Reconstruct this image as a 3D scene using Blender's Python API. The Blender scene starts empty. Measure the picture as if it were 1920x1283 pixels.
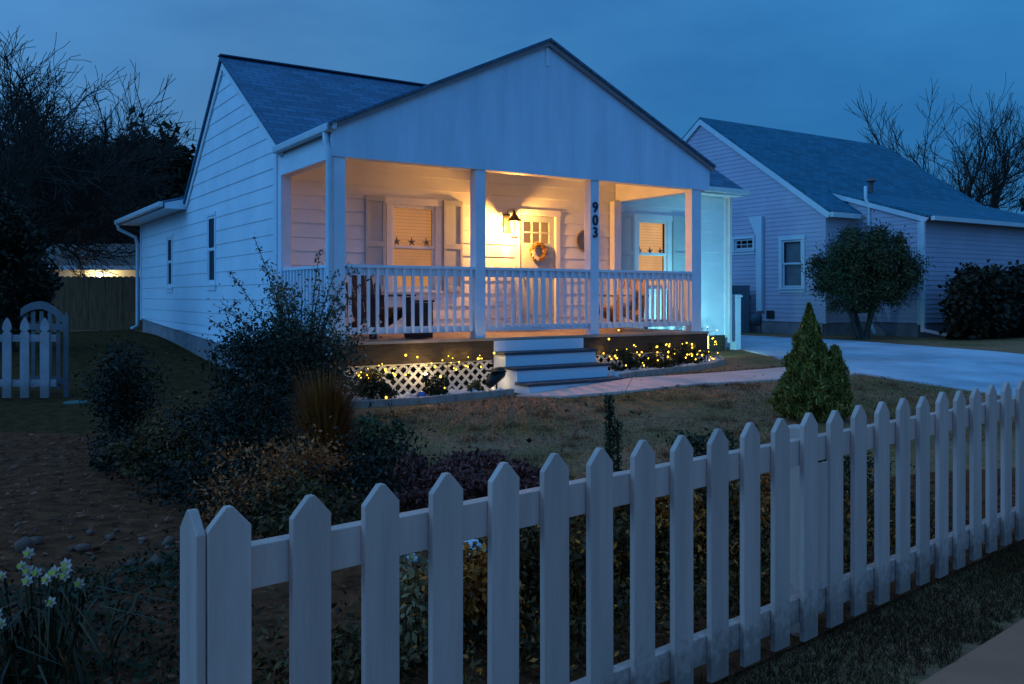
import bpy, bmesh, math, random
import numpy as np
from mathutils import Vector, Matrix

R = math.radians
S = bpy.context.scene
COL = S.collection
rng = np.random.default_rng(7)
random.seed(7)

# ------------------------------------------------------------------ camera, sky, sun, exposure
CAM_H = 1.3
cam_d = bpy.data.cameras.new('camera')
cam = bpy.data.objects.new('camera', cam_d); COL.objects.link(cam)
cam.location = (0, 0, CAM_H); cam.rotation_euler = (R(90), 0, 0)
cam_d.sensor_width = 36; cam_d.lens = 30.84
cam_d.shift_y = -0.04505
cam_d.clip_start = 0.05; cam_d.clip_end = 2000
S.camera = cam
S.render.resolution_x, S.render.resolution_y = 1024, 684
S.view_settings.view_transform = 'Standard'
S.view_settings.look = 'None'
S.view_settings.gamma = 1
S.view_settings.exposure = 0
S.cycles.use_denoising = True
S.cycles.max_bounces = 6
S.cycles.sample_clamp_indirect = 4
S.cycles.caustics_reflective = False
S.cycles.caustics_refractive = False

SUN_EL, SUN_AZ = 2.0, 262.0       # last glow low in the west, to the left of the street
W = bpy.data.worlds.new('World'); S.world = W; W.use_nodes = True
nt = W.node_tree; nt.nodes.clear()
def wn(t, **k):
    n = nt.nodes.new(t)
    for a, b in k.items(): setattr(n, a, b)
    return n
out = wn('ShaderNodeOutputWorld'); bg = wn('ShaderNodeBackground')
sky = wn('ShaderNodeTexSky', sky_type='NISHITA', sun_disc=False)
sky.sun_elevation = R(SUN_EL); sky.sun_rotation = R(SUN_AZ); sky.air_density = 1.0; sky.dust_density = 0.3; sky.ozone_density = 5.0
tc = wn('ShaderNodeTexCoord'); sep = wn('ShaderNodeSeparateXYZ')
nt.links.new(tc.outputs['Generated'], sep.inputs[0])
def math_node(op, a, b=None, clamp=False):
    n = wn('ShaderNodeMath', operation=op); n.use_clamp = clamp
    for i, x in enumerate((a, b)):
        if x is None: continue
        if isinstance(x, (int, float)): n.inputs[i].default_value = x
        else: nt.links.new(x, n.inputs[i])
    return n.outputs[0]
def mixc(f, a, b, bt='MIX'):
    n = wn('ShaderNodeMix', data_type='RGBA', blend_type=bt)
    if isinstance(f, (int, float)): n.inputs[0].default_value = f
    else: nt.links.new(f, n.inputs[0])
    for i, x in ((6, a), (7, b)):
        if isinstance(x, tuple): n.inputs[i].default_value = x
        else: nt.links.new(x, n.inputs[i])
    return n.outputs[2]
# dusk blues by height, brighter towards the west (left), deeper to the east (right), thin streaky cloud over it
up = math_node('MULTIPLY', sep.outputs['Z'], 1.0, True)
ramp = wn('ShaderNodeValToRGB'); nt.links.new(up, ramp.inputs[0])
el = ramp.color_ramp.elements
el[0].position = 0.0; el[0].color = (0.041, 0.155, 0.350, 1)
el[1].position = 1.0; el[1].color = (0.062, 0.220, 0.500, 1)
e = ramp.color_ramp.elements.new(0.16); e.color = (0.042, 0.168, 0.385, 1)
e = ramp.color_ramp.elements.new(0.34); e.color = (0.046, 0.192, 0.445, 1)
# the afterglow stands behind the camera to the left: f runs from the dark east (0) to the glow (1)
west = math_node('ADD', math_node('MULTIPLY', sep.outputs['X'], -0.50), math_node('MULTIPLY', sep.outputs['Y'], -0.80))
west = math_node('MULTIPLY', math_node('ADD', west, 1.0), 0.5, True)
wcol = wn('ShaderNodeValToRGB'); nt.links.new(west, wcol.inputs[0])
we = wcol.color_ramp.elements
we[0].position = 0.04; we[0].color = (0.58, 0.98, 1.08, 1)
we[1].position = 0.85; we[1].color = (1.45, 1.95, 2.35, 1)
e = wcol.color_ramp.elements.new(0.20); e.color = (1.45, 1.20, 1.12, 1)
e = wcol.color_ramp.elements.new(0.50); e.color = (1.45, 1.55, 1.70, 1)
base = mixc(1.0, ramp.outputs[0], wcol.outputs[0], 'MULTIPLY')
mp = wn('ShaderNodeMapping'); mp.inputs['Scale'].default_value = (1.4, 1.4, 4.2); mp.inputs['Rotation'].default_value = (0.25, 0.15, 0.4)
nt.links.new(tc.outputs['Generated'], mp.inputs[0])
nz = wn('ShaderNodeTexNoise'); nz.inputs['Scale'].default_value = 2.2; nz.inputs['Detail'].default_value = 5; nz.inputs['Roughness'].default_value = 0.55
nt.links.new(mp.outputs[0], nz.inputs['Vector'])
cl = wn('ShaderNodeValToRGB'); nt.links.new(nz.outputs['Fac'], cl.inputs[0])
ce = cl.color_ramp.elements
ce[0].position = 0.30; ce[0].color = (0.80, 0.84, 0.88, 1)
ce[1].position = 0.72; ce[1].color = (1.34, 1.20, 1.10, 1)
base = mixc(1.0, base, cl.outputs[0], 'MULTIPLY')
skyc = mixc(1.0, sky.outputs[0], (0.004, 0.008, 0.016, 1), 'MULTIPLY')
tot = mixc(1.0, base, skyc, 'ADD')
nt.links.new(tot, bg.inputs['Color']); bg.inputs['Strength'].default_value = 1.0
nt.links.new(bg.outputs[0], out.inputs[0])
sun_d = bpy.data.lights.new('sun', 'SUN'); sun = bpy.data.objects.new('sun', sun_d); COL.objects.link(sun)
sun_d.energy = 0.75; sun_d.angle = R(40); sun_d.color = (0.17, 0.52, 1.0)     # soft western afterglow
sd = Vector((-0.90, -0.34, 0.52)).normalized()
sun.rotation_euler = sd.to_track_quat('Z', 'Y').to_euler()

# ------------------------------------------------------------------ frame of the house
ANG = R(90 - 56.84)
UX, UY = math.cos(ANG), math.sin(ANG)
OX, OY = -2.116, 10.39
def wxy(u, v): return (OX + u * UX - v * UY, OY + u * UY + v * UX)
def uv(x, y):
    dx, dy = x - OX, y - OY
    return dx * UX + dy * UY, -dx * UY + dy * UX
def ss(t, a, b):
    t = np.clip((np.asarray(t, float) - a) / (b - a), 0, 1); return t * t * (3 - 2 * t)
def gz(x, y):
    u, v = uv(np.asarray(x, float), np.asarray(y, float))
    a = np.interp(u, [-3, 1, 2, 4, 9, 14, 30], [0, .02, .05, .18, .24, .32, .4])
    h = a * ss(v, -6, -1) + 0.45 * ss(v, 2.5, 11) * (1 - ss(u, 0, 4))
    return h
def gzf(x, y): return float(gz(x, y))

# ------------------------------------------------------------------ materials
def mat(name, col, rough=.7, var=.12, scale=4., bump=0., bscale=40., spec=.3, col2=None, stretch=None, metallic=0.):
    m = bpy.data.materials.new(name); m.use_nodes = True
    t = m.node_tree; b = t.nodes['Principled BSDF']
    b.inputs['Roughness'].default_value = rough
    b.inputs['Specular IOR Level'].default_value = spec
    b.inputs['Metallic'].default_value = metallic
    tcn = t.nodes.new('ShaderNodeTexCoord'); mpn = t.nodes.new('ShaderNodeMapping')
    t.links.new(tcn.outputs['Object'], mpn.inputs[0])
    if stretch: mpn.inputs['Scale'].default_value = stretch
    n = t.nodes.new('ShaderNodeTexNoise'); n.inputs['Scale'].default_value = scale; n.inputs['Detail'].default_value = 6; n.inputs['Roughness'].default_value = .62
    t.links.new(mpn.outputs[0], n.inputs['Vector'])
    r = t.nodes.new('ShaderNodeValToRGB'); t.links.new(n.outputs['Fac'], r.inputs[0])
    c2 = col2 if col2 else tuple(min(1, c * (1 + var)) for c in col)
    c1 = col if col2 else tuple(c * (1 - var) for c in col)
    r.color_ramp.elements[0].position = .32; r.color_ramp.elements[0].color = (*c1, 1)
    r.color_ramp.elements[1].position = .68; r.color_ramp.elements[1].color = (*c2, 1)
    t.links.new(r.outputs[0], b.inputs['Base Color'])
    if bump:
        n2 = t.nodes.new('ShaderNodeTexNoise'); n2.inputs['Scale'].default_value = bscale; n2.inputs['Detail'].default_value = 4
        t.links.new(mpn.outputs[0], n2.inputs['Vector'])
        bp = t.nodes.new('ShaderNodeBump'); bp.inputs['Strength'].default_value = bump; bp.inputs['Distance'].default_value = .01
        t.links.new(n2.outputs['Fac'], bp.inputs['Height']); t.links.new(bp.outputs[0], b.inputs['Normal'])
    return m
def leafmat(name, c1, c2, rough=.6):
    """leaf colour varies from leaf to leaf"""
    warm = lambda c: (c[0] * 2.0, c[1] * 1.05, c[2] * .62)
    if name not in ('wreath_straw', 'mulch_chips'): c1, c2 = warm(c1), warm(c2)
    m = bpy.data.materials.new(name); m.use_nodes = True
    t = m.node_tree; b = t.nodes['Principled BSDF']; b.inputs['Roughness'].default_value = rough; b.inputs['Specular IOR Level'].default_value = .25
    g = t.nodes.new('ShaderNodeNewGeometry'); r = t.nodes.new('ShaderNodeValToRGB')
    t.links.new(g.outputs['Random Per Island'], r.inputs[0])
    r.color_ramp.elements[0].color = (*c1, 1); r.color_ramp.elements[1].color = (*c2, 1)
    t.links.new(r.outputs[0], b.inputs['Base Color'])
    return m
def emat(name, col, strength):
    m = bpy.data.materials.new(name); m.use_nodes = True
    t = m.node_tree; t.nodes.clear()
    o = t.nodes.new('ShaderNodeOutputMaterial'); e = t.nodes.new('ShaderNodeEmission')
    e.inputs[0].default_value = (*col, 1); e.inputs[1].default_value = strength
    t.links.new(e.outputs[0], o.inputs[0]); return m
def glassmat(name, tint=(1, 1, 1)):
    m = bpy.data.materials.new(name); m.use_nodes = True
    t = m.node_tree; t.nodes.clear()
    o = t.nodes.new('ShaderNodeOutputMaterial'); mx = t.nodes.new('ShaderNodeMixShader'); fr = t.nodes.new('ShaderNodeFresnel'); fr.inputs[0].default_value = 1.45
    tr = t.nodes.new('ShaderNodeBsdfTransparent'); tr.inputs[0].default_value = (*tint, 1)
    gl = t.nodes.new('ShaderNodeBsdfGlossy'); gl.inputs['Roughness'].default_value = .03
    t.links.new(fr.outputs[0], mx.inputs[0]); t.links.new(tr.outputs[0], mx.inputs[1]); t.links.new(gl.outputs[0], mx.inputs[2]); t.links.new(mx.outputs[0], o.inputs[0]); return m
def blindmat(name, col, strength):
    """lit blind: slatted cloth with the room's light behind it"""
    m = bpy.data.materials.new(name); m.use_nodes = True
    t = m.node_tree; b = t.nodes['Principled BSDF']; b.inputs['Base Color'].default_value = (.30, .20, .12, 1)
    tcn = t.nodes.new('ShaderNodeTexCoord'); w = t.nodes.new('ShaderNodeTexWave'); w.bands_direction = 'Z'; w.inputs['Scale'].default_value = 6.0; w.inputs['Distortion'].default_value = .6
    t.links.new(tcn.outputs['Object'], w.inputs['Vector'])
    n = t.nodes.new('ShaderNodeTexNoise'); n.inputs['Scale'].default_value = 2.5; t.links.new(tcn.outputs['Object'], n.inputs['Vector'])
    r = t.nodes.new('ShaderNodeMapRange'); r.inputs[1].default_value = 0; r.inputs[2].default_value = 1; r.inputs[3].default_value = strength * .92; r.inputs[4].default_value = strength
    t.links.new(w.outputs['Fac'], r.inputs[0])
    mm = t.nodes.new('ShaderNodeMath'); mm.operation = 'MULTIPLY'; t.links.new(r.outputs[0], mm.inputs[0])
    r2 = t.nodes.new('ShaderNodeMapRange'); r2.inputs[3].default_value = .65; r2.inputs[4].default_value = 1.25; t.links.new(n.outputs['Fac'], r2.inputs[0]); t.links.new(r2.outputs[0], mm.inputs[1])
    b.inputs['Emission Color'].default_value = (*col, 1); t.links.new(mm.outputs[0], b.inputs['Emission Strength']); return m
def roofmat(name, col):
    m = bpy.data.materials.new(name); m.use_nodes = True
    t = m.node_tree; b = t.nodes['Principled BSDF']; b.inputs['Roughness'].default_value = .85; b.inputs['Specular IOR Level'].default_value = .2
    tcn = t.nodes.new('ShaderNodeTexCoord')
    br = t.nodes.new('ShaderNodeTexBrick'); br.inputs['Scale'].default_value = 1.0
    br.inputs['Brick Width'].default_value = .30; br.inputs['Row Height'].default_value = .14; br.inputs['Mortar Size'].default_value = .008
    br.inputs['Color1'].default_value = (*[c * .80 for c in col], 1); br.inputs['Color2'].default_value = (*[c * 1.2 for c in col], 1); br.inputs['Mortar'].default_value = (*[c * .55 for c in col], 1)
    t.links.new(tcn.outputs['UV'], br.inputs['Vector'])
    n = t.nodes.new('ShaderNodeTexNoise'); n.inputs['Scale'].default_value = 1.3; n.inputs['Detail'].default_value = 6; t.links.new(tcn.outputs['UV'], n.inputs['Vector'])
    mr = t.nodes.new('ShaderNodeMapRange'); mr.inputs[3].default_value = .80; mr.inputs[4].default_value = 1.18; t.links.new(n.outputs['Fac'], mr.inputs[0])
    mx = t.nodes.new('ShaderNodeMix'); mx.data_type = 'RGBA'; mx.blend_type = 'MULTIPLY'; mx.inputs[0].default_value = 1
    t.links.new(br.outputs['Color'], mx.inputs[6]); t.links.new(mr.outputs[0], mx.inputs[7]); t.links.new(mx.outputs[2], b.inputs['Base Color'])
    bp = t.nodes.new('ShaderNodeBump'); bp.inputs['Strength'].default_value = .7; bp.inputs['Distance'].default_value = .012; t.links.new(br.outputs['Fac'], bp.inputs['Height']); bp.invert = True
    t.links.new(bp.outputs[0], b.inputs['Normal']); return m

M = dict(
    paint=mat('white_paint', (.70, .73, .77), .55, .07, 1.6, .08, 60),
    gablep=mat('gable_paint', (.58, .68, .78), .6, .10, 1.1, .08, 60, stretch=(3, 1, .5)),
    trim=mat('trim_paint', (.68, .71, .75), .5, .06, 3),
    shutter=mat('shutter_paint', (.42, .47, .50), .6, .06, 3),
    door=mat('door_paint', (.36, .42, .46), .5, .05, 3),
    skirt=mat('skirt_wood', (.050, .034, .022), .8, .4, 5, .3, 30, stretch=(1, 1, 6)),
    deck=mat('deck_boards', (.30, .24, .19), .6, .2, 5),
    tread=mat('tread_paint', (.05, .06, .075), .6, .25, 6),
    ceil=mat('porch_ceiling', (.78, .77, .74), .6, .06, 3),
    found=mat('foundation_block', (.26, .20, .20), .9, .25, 3, .5, 25),
    roof=roofmat('roof_shingle', (.075, .150, .225)),
    roof2=roofmat('slate_roof_shingle', (.030, .145, .21)),
    rake=mat('roof_edge', (.15, .10, .085), .7, .2, 4),
    gutter=mat('gutter_metal', (.52, .55, .58), .4, .08, 4, spec=.5),
    gutter2=mat('rake_paint', (.24, .22, .23), .6, .1, 4),
    lattice=mat('lattice_wood', (.55, .53, .48), .7, .15, 8),
    num=mat('number_metal', (.012, .016, .03), .35, .1, 4),
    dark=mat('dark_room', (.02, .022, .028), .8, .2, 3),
    glass=glassmat('window_glass'),
    screen=mat('dark_matte_pane', (.02, .028, .045), .8, .15, 3),  # matte pane, window darkness painted in instead of glass that mirrors the sky
    dblind=mat('dim_blind', (.12, .13, .14), .8, .2, 3),
    blind=blindmat('lit_blind', (1.0, .40, .10), .46),
    blind2=blindmat('lit_blind_warm', (1.0, .50, .16), .72),
    vinyl=mat('vinyl_siding', (.46, .385, .455), .6, .08, 1.5),
    vtrim=mat('vinyl_trim', (.58, .60, .62), .5, .06, 3),
    fence=mat('fence_paint', (.62, .35, .275), .6, .13, 16, .30, 70, stretch=(1, 1, .10)),
    oldfence=mat('old_fence_paint', (.34, .26, .26), .7, .18, 6, .2, 40),
    cedar=mat('weathered_cedar', (.16, .07, .03), .85, .45, 4, .4, 20, stretch=(4, 4, .5)),
    bark=mat('bark', (.045, .028, .02), .9, .35, 8, .5, 25),
    palebark=mat('pale_bark', (.06, .05, .045), .9, .35, 8, .5, 25),
    stem=mat('stem', (.045, .035, .022), .8, .3, 10),
    conc=mat('concrete', (.74, .44, .35), .85, .16, 1.8, .25, 60),
    asph=mat('driveway_concrete', (.40, .43, .47), .85, .34, .8, .4, 50),
    walk=mat('sidewalk_concrete', (.54, .165, .08), .85, .16, 2.2, .35, 70),
    rock=mat('white_rock', (.50, .49, .50), .7, .3, 12, .4, 30),
    stone=mat('grey_stone', (.17, .075, .05), .85, .35, 8, .5, 20),
    mulch=mat('mulch', (.060, .019, .009), .95, 0, 9, .9, 45, spec=.03, col2=(.21, .060, .026)),
    sideyard=mat('shaded_turf', (.030, .015, .005), .95, 0, 7, .9, 40, spec=.03, col2=(.105, .048, .016)),  # turf darkened to carry the shade of the left yard in its colour
    edge=mat('edging_stone', (.42, .27, .21), .85, .25, 9, .4, 30),
    gatep=mat('gate_paint', (.11, .095, .10), .7, .2, 6, .2, 40),
    chip=leafmat('mulch_chips', (.030, .008, .003), (.30, .075, .028)),
    black=mat('black_metal', (.02, .02, .022), .45, .2, 6),
    bronze=mat('lantern_metal', (.10, .075, .05), .4, .2, 8, metallic=.6),
    chairdark=mat('dark_chair_paint', (.030, .022, .028), .6, .3, 5),
    wood=mat('honey_wood', (.36, .22, .11), .6, .25, 6, stretch=(1, 1, 5)),
    cushion=mat('printed_cushion', (.45, .40, .40), .9, 0, 16, col2=(.22, .24, .30)),
    wreath=leafmat('wreath_straw', (.20, .11, .035), (.42, .27, .11)),
    ribbon=mat('wreath_shell', (.66, .62, .56), .6, .1, 9),
    plaque=mat('plaque_metal', (.22, .20, .20), .6, .2, 8),
    star=mat('starfish', (.34, .21, .10), .8, .2, 15),
    bulb=emat('string_bulb', (1.0, .60, .05), 5),
    lampglow=emat('lantern_glow', (1.0, .66, .30), 34),
    lampglow2=emat('shed_lamp_glow', (1.0, .78, .34), 40),
    stakeglow=emat('stake_glow', (1.0, .74, .36), 30),
    tealglow=emat('teal_lamp_glow', (.15, .85, 1.0), 6),
    wire=mat('dark_wire', (.02, .03, .015), .6, .1, 8),
    blueball=mat('blue_glaze', (.03, .10, .30), .15, .15, 5, spec=.6),
    teal=mat('teal_lid', (.05, .10, .085), .6, .15, 5),
    binm=mat('dark_panel', (.055, .075, .095), .6, .15, 4, stretch=(6, 6, .4)),
    green=leafmat('mid_leaf', (.022, .045, .024), (.070, .110, .060)),
    bushleaf=leafmat('bush_leaf', (.012, .030, .020), (.040, .072, .048)),
    darkgreen=leafmat('dark_leaf', (.008, .014, .009), (.026, .044, .022)),
    blackgreen=leafmat('night_leaf', (.006, .008, .005), (.016, .020, .010)),
    abelia=leafmat('glossy_leaf', (.018, .040, .034), (.080, .120, .105), .45),
    thuja=leafmat('thuja_leaf', (.050, .075, .020), (.170, .200, .055)),
    yellow=leafmat('yellowing_leaf', (.040, .024, .007), (.420, .200, .036)),
    olive=leafmat('olive_leaf', (.018, .016, .005), (.075, .056, .014)),
    olive2=leafmat('olive_shoot', (.040, .024, .006), (.210, .110, .024)),
    tan=leafmat('dry_stalk', (.090, .044, .016), (.360, .150, .058)),
    rust=leafmat('rust_stalk', (.055, .026, .006), (.230, .095, .020)),
    purple=leafmat('purple_leaf', (.035, .018, .022), (.125, .050, .060)),
    cream=leafmat('variegated_leaf', (.060, .070, .045), (.260, .260, .190)),
    strap=leafmat('strap_leaf', (.008, .011, .006), (.036, .042, .022)),
    petal=mat('white_petal', (.62, .37, .28), .6, .1, 20),
    cup=mat('yellow_cup', (.50, .36, .05), .6, .1, 20),
    blade=leafmat('grass_blade', (.045, .034, .014), (.19, .11, .066), .8),
    vergeb=leafmat('verge_blade', (.014, .009, .003), (.070, .038, .014), .8),
)
# lawn: patchy dormant turf
def lawnmat():
    m = bpy.data.materials.new('dormant_turf'); m.use_nodes = True
    t = m.node_tree; b = t.nodes['Principled BSDF']; b.inputs['Roughness'].default_value = .95; b.inputs['Specular IOR Level'].default_value = .1
    tcn = t.nodes.new('ShaderNodeTexCoord')
    def nse(s, d=6):
        n = t.nodes.new('ShaderNodeTexNoise'); n.inputs['Scale'].default_value = s; n.inputs['Detail'].default_value = d; n.inputs['Roughness'].default_value = .65
        t.links.new(tcn.outputs['Object'], n.inputs['Vector']); return n.outputs['Fac']
    def rmp(f, a, b_, c1, c2):
        r = t.nodes.new('ShaderNodeValToRGB'); t.links.new(f, r.inputs[0]); r.color_ramp.elements[0].position = a; r.color_ramp.elements[1].position = b_
        r.color_ramp.elements[0].color = (*c1, 1); r.color_ramp.elements[1].color = (*c2, 1); return r.outputs[0]
    big = nse(.55); fine = nse(14, 8)
    dry = rmp(fine, .3, .7, (.19, .080, .040), (.46, .205, .100)); grn = rmp(fine, .3, .7, (.100, .064, .020), (.26, .150, .050))
    mask = rmp(big, .42, .60, (0, 0, 0), (1, 1, 1))
    mx = t.nodes.new('ShaderNodeMix'); mx.data_type = 'RGBA'; t.links.new(mask, mx.inputs[0]); t.links.new(dry, mx.inputs[6]); t.links.new(grn, mx.inputs[7])
    t.links.new(mx.outputs[2], b.inputs['Base Color'])
    bp = t.nodes.new('ShaderNodeBump'); bp.inputs['Strength'].default_value = .8; bp.inputs['Distance'].default_value = .03; t.links.new(fine, bp.inputs['Height']); t.links.new(bp.outputs[0], b.inputs['Normal'])
    return m
M['lawn'] = lawnmat()
def age_boards(m, amount, foot):
    """each board its own tone, and splashed dirt with a ragged upper edge at the foot"""
    t = m.node_tree; b = t.nodes['Principled BSDF']; src = b.inputs['Base Color'].links[0].from_socket
    oi = t.nodes.new('ShaderNodeObjectInfo'); mr = t.nodes.new('ShaderNodeMapRange'); mr.inputs[3].default_value = 1 - amount; mr.inputs[4].default_value = 1 + amount; t.links.new(oi.outputs['Random'], mr.inputs[0])
    mx = t.nodes.new('ShaderNodeMix'); mx.data_type = 'RGBA'; mx.blend_type = 'MULTIPLY'; mx.inputs[0].default_value = 1; t.links.new(src, mx.inputs[6]); t.links.new(mr.outputs[0], mx.inputs[7])
    tcn = t.nodes.new('ShaderNodeTexCoord'); sp_ = t.nodes.new('ShaderNodeSeparateXYZ'); t.links.new(tcn.outputs['Object'], sp_.inputs[0])
    n = t.nodes.new('ShaderNodeTexNoise'); n.inputs['Scale'].default_value = 38; n.inputs['Detail'].default_value = 5; t.links.new(tcn.outputs['Object'], n.inputs['Vector'])
    ad = t.nodes.new('ShaderNodeMath'); ad.operation = 'MULTIPLY_ADD'; t.links.new(n.outputs['Fac'], ad.inputs[0]); ad.inputs[1].default_value = -.28; t.links.new(sp_.outputs['Z'], ad.inputs[2])
    r = t.nodes.new('ShaderNodeMapRange'); r.inputs[1].default_value = foot - .14; r.inputs[2].default_value = foot - .02; r.inputs[3].default_value = .55; r.inputs[4].default_value = 0; t.links.new(ad.outputs[0], r.inputs[0])
    m2 = t.nodes.new('ShaderNodeMix'); m2.data_type = 'RGBA'; t.links.new(r.outputs[0], m2.inputs[0]); t.links.new(mx.outputs[2], m2.inputs[6]); m2.inputs[7].default_value = (.12, .055, .035, 1); t.links.new(m2.outputs[2], b.inputs['Base Color'])
age_boards(M['fence'], .09, .10); age_boards(M['oldfence'], .10, .14)

# ------------------------------------------------------------------ building helpers
class MB:
    """collects shapes, links them as ONE mesh object"""
    def __init__(s): s.v = []; s.f = []; s.uvs = None
    def quad(s, *p):
        i = len(s.v); s.v += [tuple(q) for q in p]; s.f.append(tuple(range(i, i + len(p))))
    def box(s, x0, x1, y0, y1, z0, z1):
        i = len(s.v)
        s.v += [(x0, y0, z0), (x1, y0, z0), (x1, y1, z0), (x0, y1, z0), (x0, y0, z1), (x1, y0, z1), (x1, y1, z1), (x0, y1, z1)]
        s.f += [tuple(i + k for k in q) for q in ((0, 3, 2, 1), (4, 5, 6, 7), (0, 1, 5, 4), (1, 2, 6, 5), (2, 3, 7, 6), (3, 0, 4, 7))]
        return s
    def prism(s, pts, vec):
        """planar outline extruded along vec"""
        n = len(pts); i = len(s.v); vec = Vector(vec)
        s.v += [tuple(Vector(p)) for p in pts] + [tuple(Vector(p) + vec) for p in pts]
        s.f.append(tuple(range(i + n - 1, i - 1, -1))); s.f.append(tuple(range(i + n, i + 2 * n)))
        for k in range(n):
            a, b = i + k, i + (k + 1) % n
            s.f.append((a, b, b + n, a + n))
        return s
    def bar(s, p, q, w, h=None, upv=(0, 0, 1)):
        """box between two points"""
        p, q = Vector(p), Vector(q); d = (q - p).normalized(); upv = Vector(upv)
        if abs(d.dot(upv)) > .98: upv = Vector((0, 1, 0))
        a = d.cross(upv).normalized() * w / 2; b = a.cross(d).normalized() * (h or w) / 2
        s.prism([p - a - b, p + a - b, p + a + b, p - a + b], q - p); return s
    def tube(s, pts, rad, n=8, cap=True):
        pts = [Vector(p) for p in pts]; i0 = len(s.v); k = len(pts)
        rad = rad if hasattr(rad, '__len__') else [rad] * k
        prev = None
        for j, p in enumerate(pts):
            d = (pts[min(j + 1, k - 1)] - pts[max(j - 1, 0)]).normalized()
            if prev is None:
                a = d.cross(Vector((0, 0, 1)) if abs(d.z) < .9 else Vector((1, 0, 0))).normalized()
            else:
                a = (prev - d * prev.dot(d)).normalized()
            prev = a; b = d.cross(a)
            for t in range(n):
                an = 2 * math.pi * t / n
                s.v.append(tuple(p + (a * math.cos(an) + b * math.sin(an)) * rad[j]))
        for j in range(k - 1):
            for t in range(n):
                s.f.append((i0 + j * n + t, i0 + j * n + (t + 1) % n, i0 + (j + 1) * n + (t + 1) % n, i0 + (j + 1) * n + t))
        if cap:
            s.f.append(tuple(i0 + t for t in range(n - 1, -1, -1))); s.f.append(tuple(i0 + (k - 1) * n + t for t in range(n)))
        return s
    def lathe(s, prof, n=16, c=(0, 0, 0)):
        i0 = len(s.v)
        for r, z in prof:
            for t in range(n):
                an = 2 * math.pi * t / n; s.v.append((c[0] + r * math.cos(an), c[1] + r * math.sin(an), c[2] + z))
        for j in range(len(prof) - 1):
            for t in range(n):
                s.f.append((i0 + j * n + t, i0 + j * n + (t + 1) % n, i0 + (j + 1) * n + (t + 1) % n, i0 + (j + 1) * n + t))
        s.f.append(tuple(i0 + t for t in range(n - 1, -1, -1))); s.f.append(tuple(i0 + (len(prof) - 1) * n + t for t in range(n)))
        return s
    def build(s, name, m, parent=None, bevel=0, smooth=False):
        me = bpy.data.meshes.new(name); me.from_pydata(s.v, [], s.f); me.update()
        me.materials.append(m)
        if smooth: me.shade_smooth()
        o = bpy.data.objects.new(name, me); COL.objects.link(o)
        if parent is not None: o.parent = parent
        if bevel:
            b = o.modifiers.new('bevel', 'BEVEL'); b.width = bevel; b.segments = 2; b.limit_method = 'ANGLE'
        return o
def npmesh(name, V, F, m, parent=None):
    """quads or triangles from numpy arrays"""
    me = bpy.data.meshes.new(name); n = F.shape[1]
    me.vertices.add(len(V)); me.vertices.foreach_set('co', np.asarray(V, np.float32).ravel())
    me.loops.add(F.size); me.loops.foreach_set('vertex_index', np.asarray(F, np.int32).ravel())
    me.polygons.add(len(F)); me.polygons.foreach_set('loop_start', np.arange(0, F.size, n, dtype=np.int32)); me.polygons.foreach_set('loop_total', np.full(len(F), n, np.int32))
    me.update(calc_edges=True); me.materials.append(m)
    o = bpy.data.objects.new(name, me); COL.objects.link(o)
    if parent is not None: o.parent = parent
    return o
def tag(o, label, cat, group=None):
    o['label'] = label; o['category'] = cat
    if group: o['group'] = group
    return o
def structure(o): o['kind'] = 'structure'; return o
def stuff(o, label, cat): o['kind'] = 'stuff'; return tag(o, label, cat)
def thing(name, label, cat, loc=(0, 0, 0), rz=0, group=None):
    o = bpy.data.objects.new(name, None); COL.objects.link(o); o.location = loc; o.rotation_euler = (0, 0, rz)
    o.empty_display_size = .2
    return tag(o, label, cat, group)
def ground_at(u, v, dz=0):
    x, y = wxy(u, v); return (x, y, gzf(x, y) + dz)
def copy_tree(o, parent=None):
    c = o.copy(); COL.objects.link(c)
    if parent is not None: c.parent = parent
    for ch in list(o.children): copy_tree(ch, c)
    return c

# ------------------------------------------------------------------ the ground
def grid_axis(lo, hi, step, far):
    a = list(np.arange(lo, hi + 1e-6, step)); d = step; x = hi; right = []
    while x < far: d *= 1.6; x += d; right.append(x)
    d = step; x = lo; left = []
    while x > -far: d *= 1.6; x -= d; left.append(x)
    return np.array(left[::-1] + a + right)
gx, gy = grid_axis(-14, 16, .25, 700), grid_axis(-2, 30, .25, 900)
GX, GY = np.meshgrid(gx, gy)
GZ = gz(GX, GY) + .006 * np.sin(GX * 3.1 + GY * 1.3) * np.cos(GY * 2.3)
idx = np.arange(GX.size).reshape(GX.shape)
F = np.stack([idx[:-1, :-1], idx[:-1, 1:], idx[1:, 1:], idx[1:, :-1]], -1).reshape(-1, 4)
gnd = npmesh('ground', np.stack([GX, GY, GZ], -1).reshape(-1, 3), F, M['lawn']); gnd.data.shade_smooth(); structure(gnd)
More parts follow.
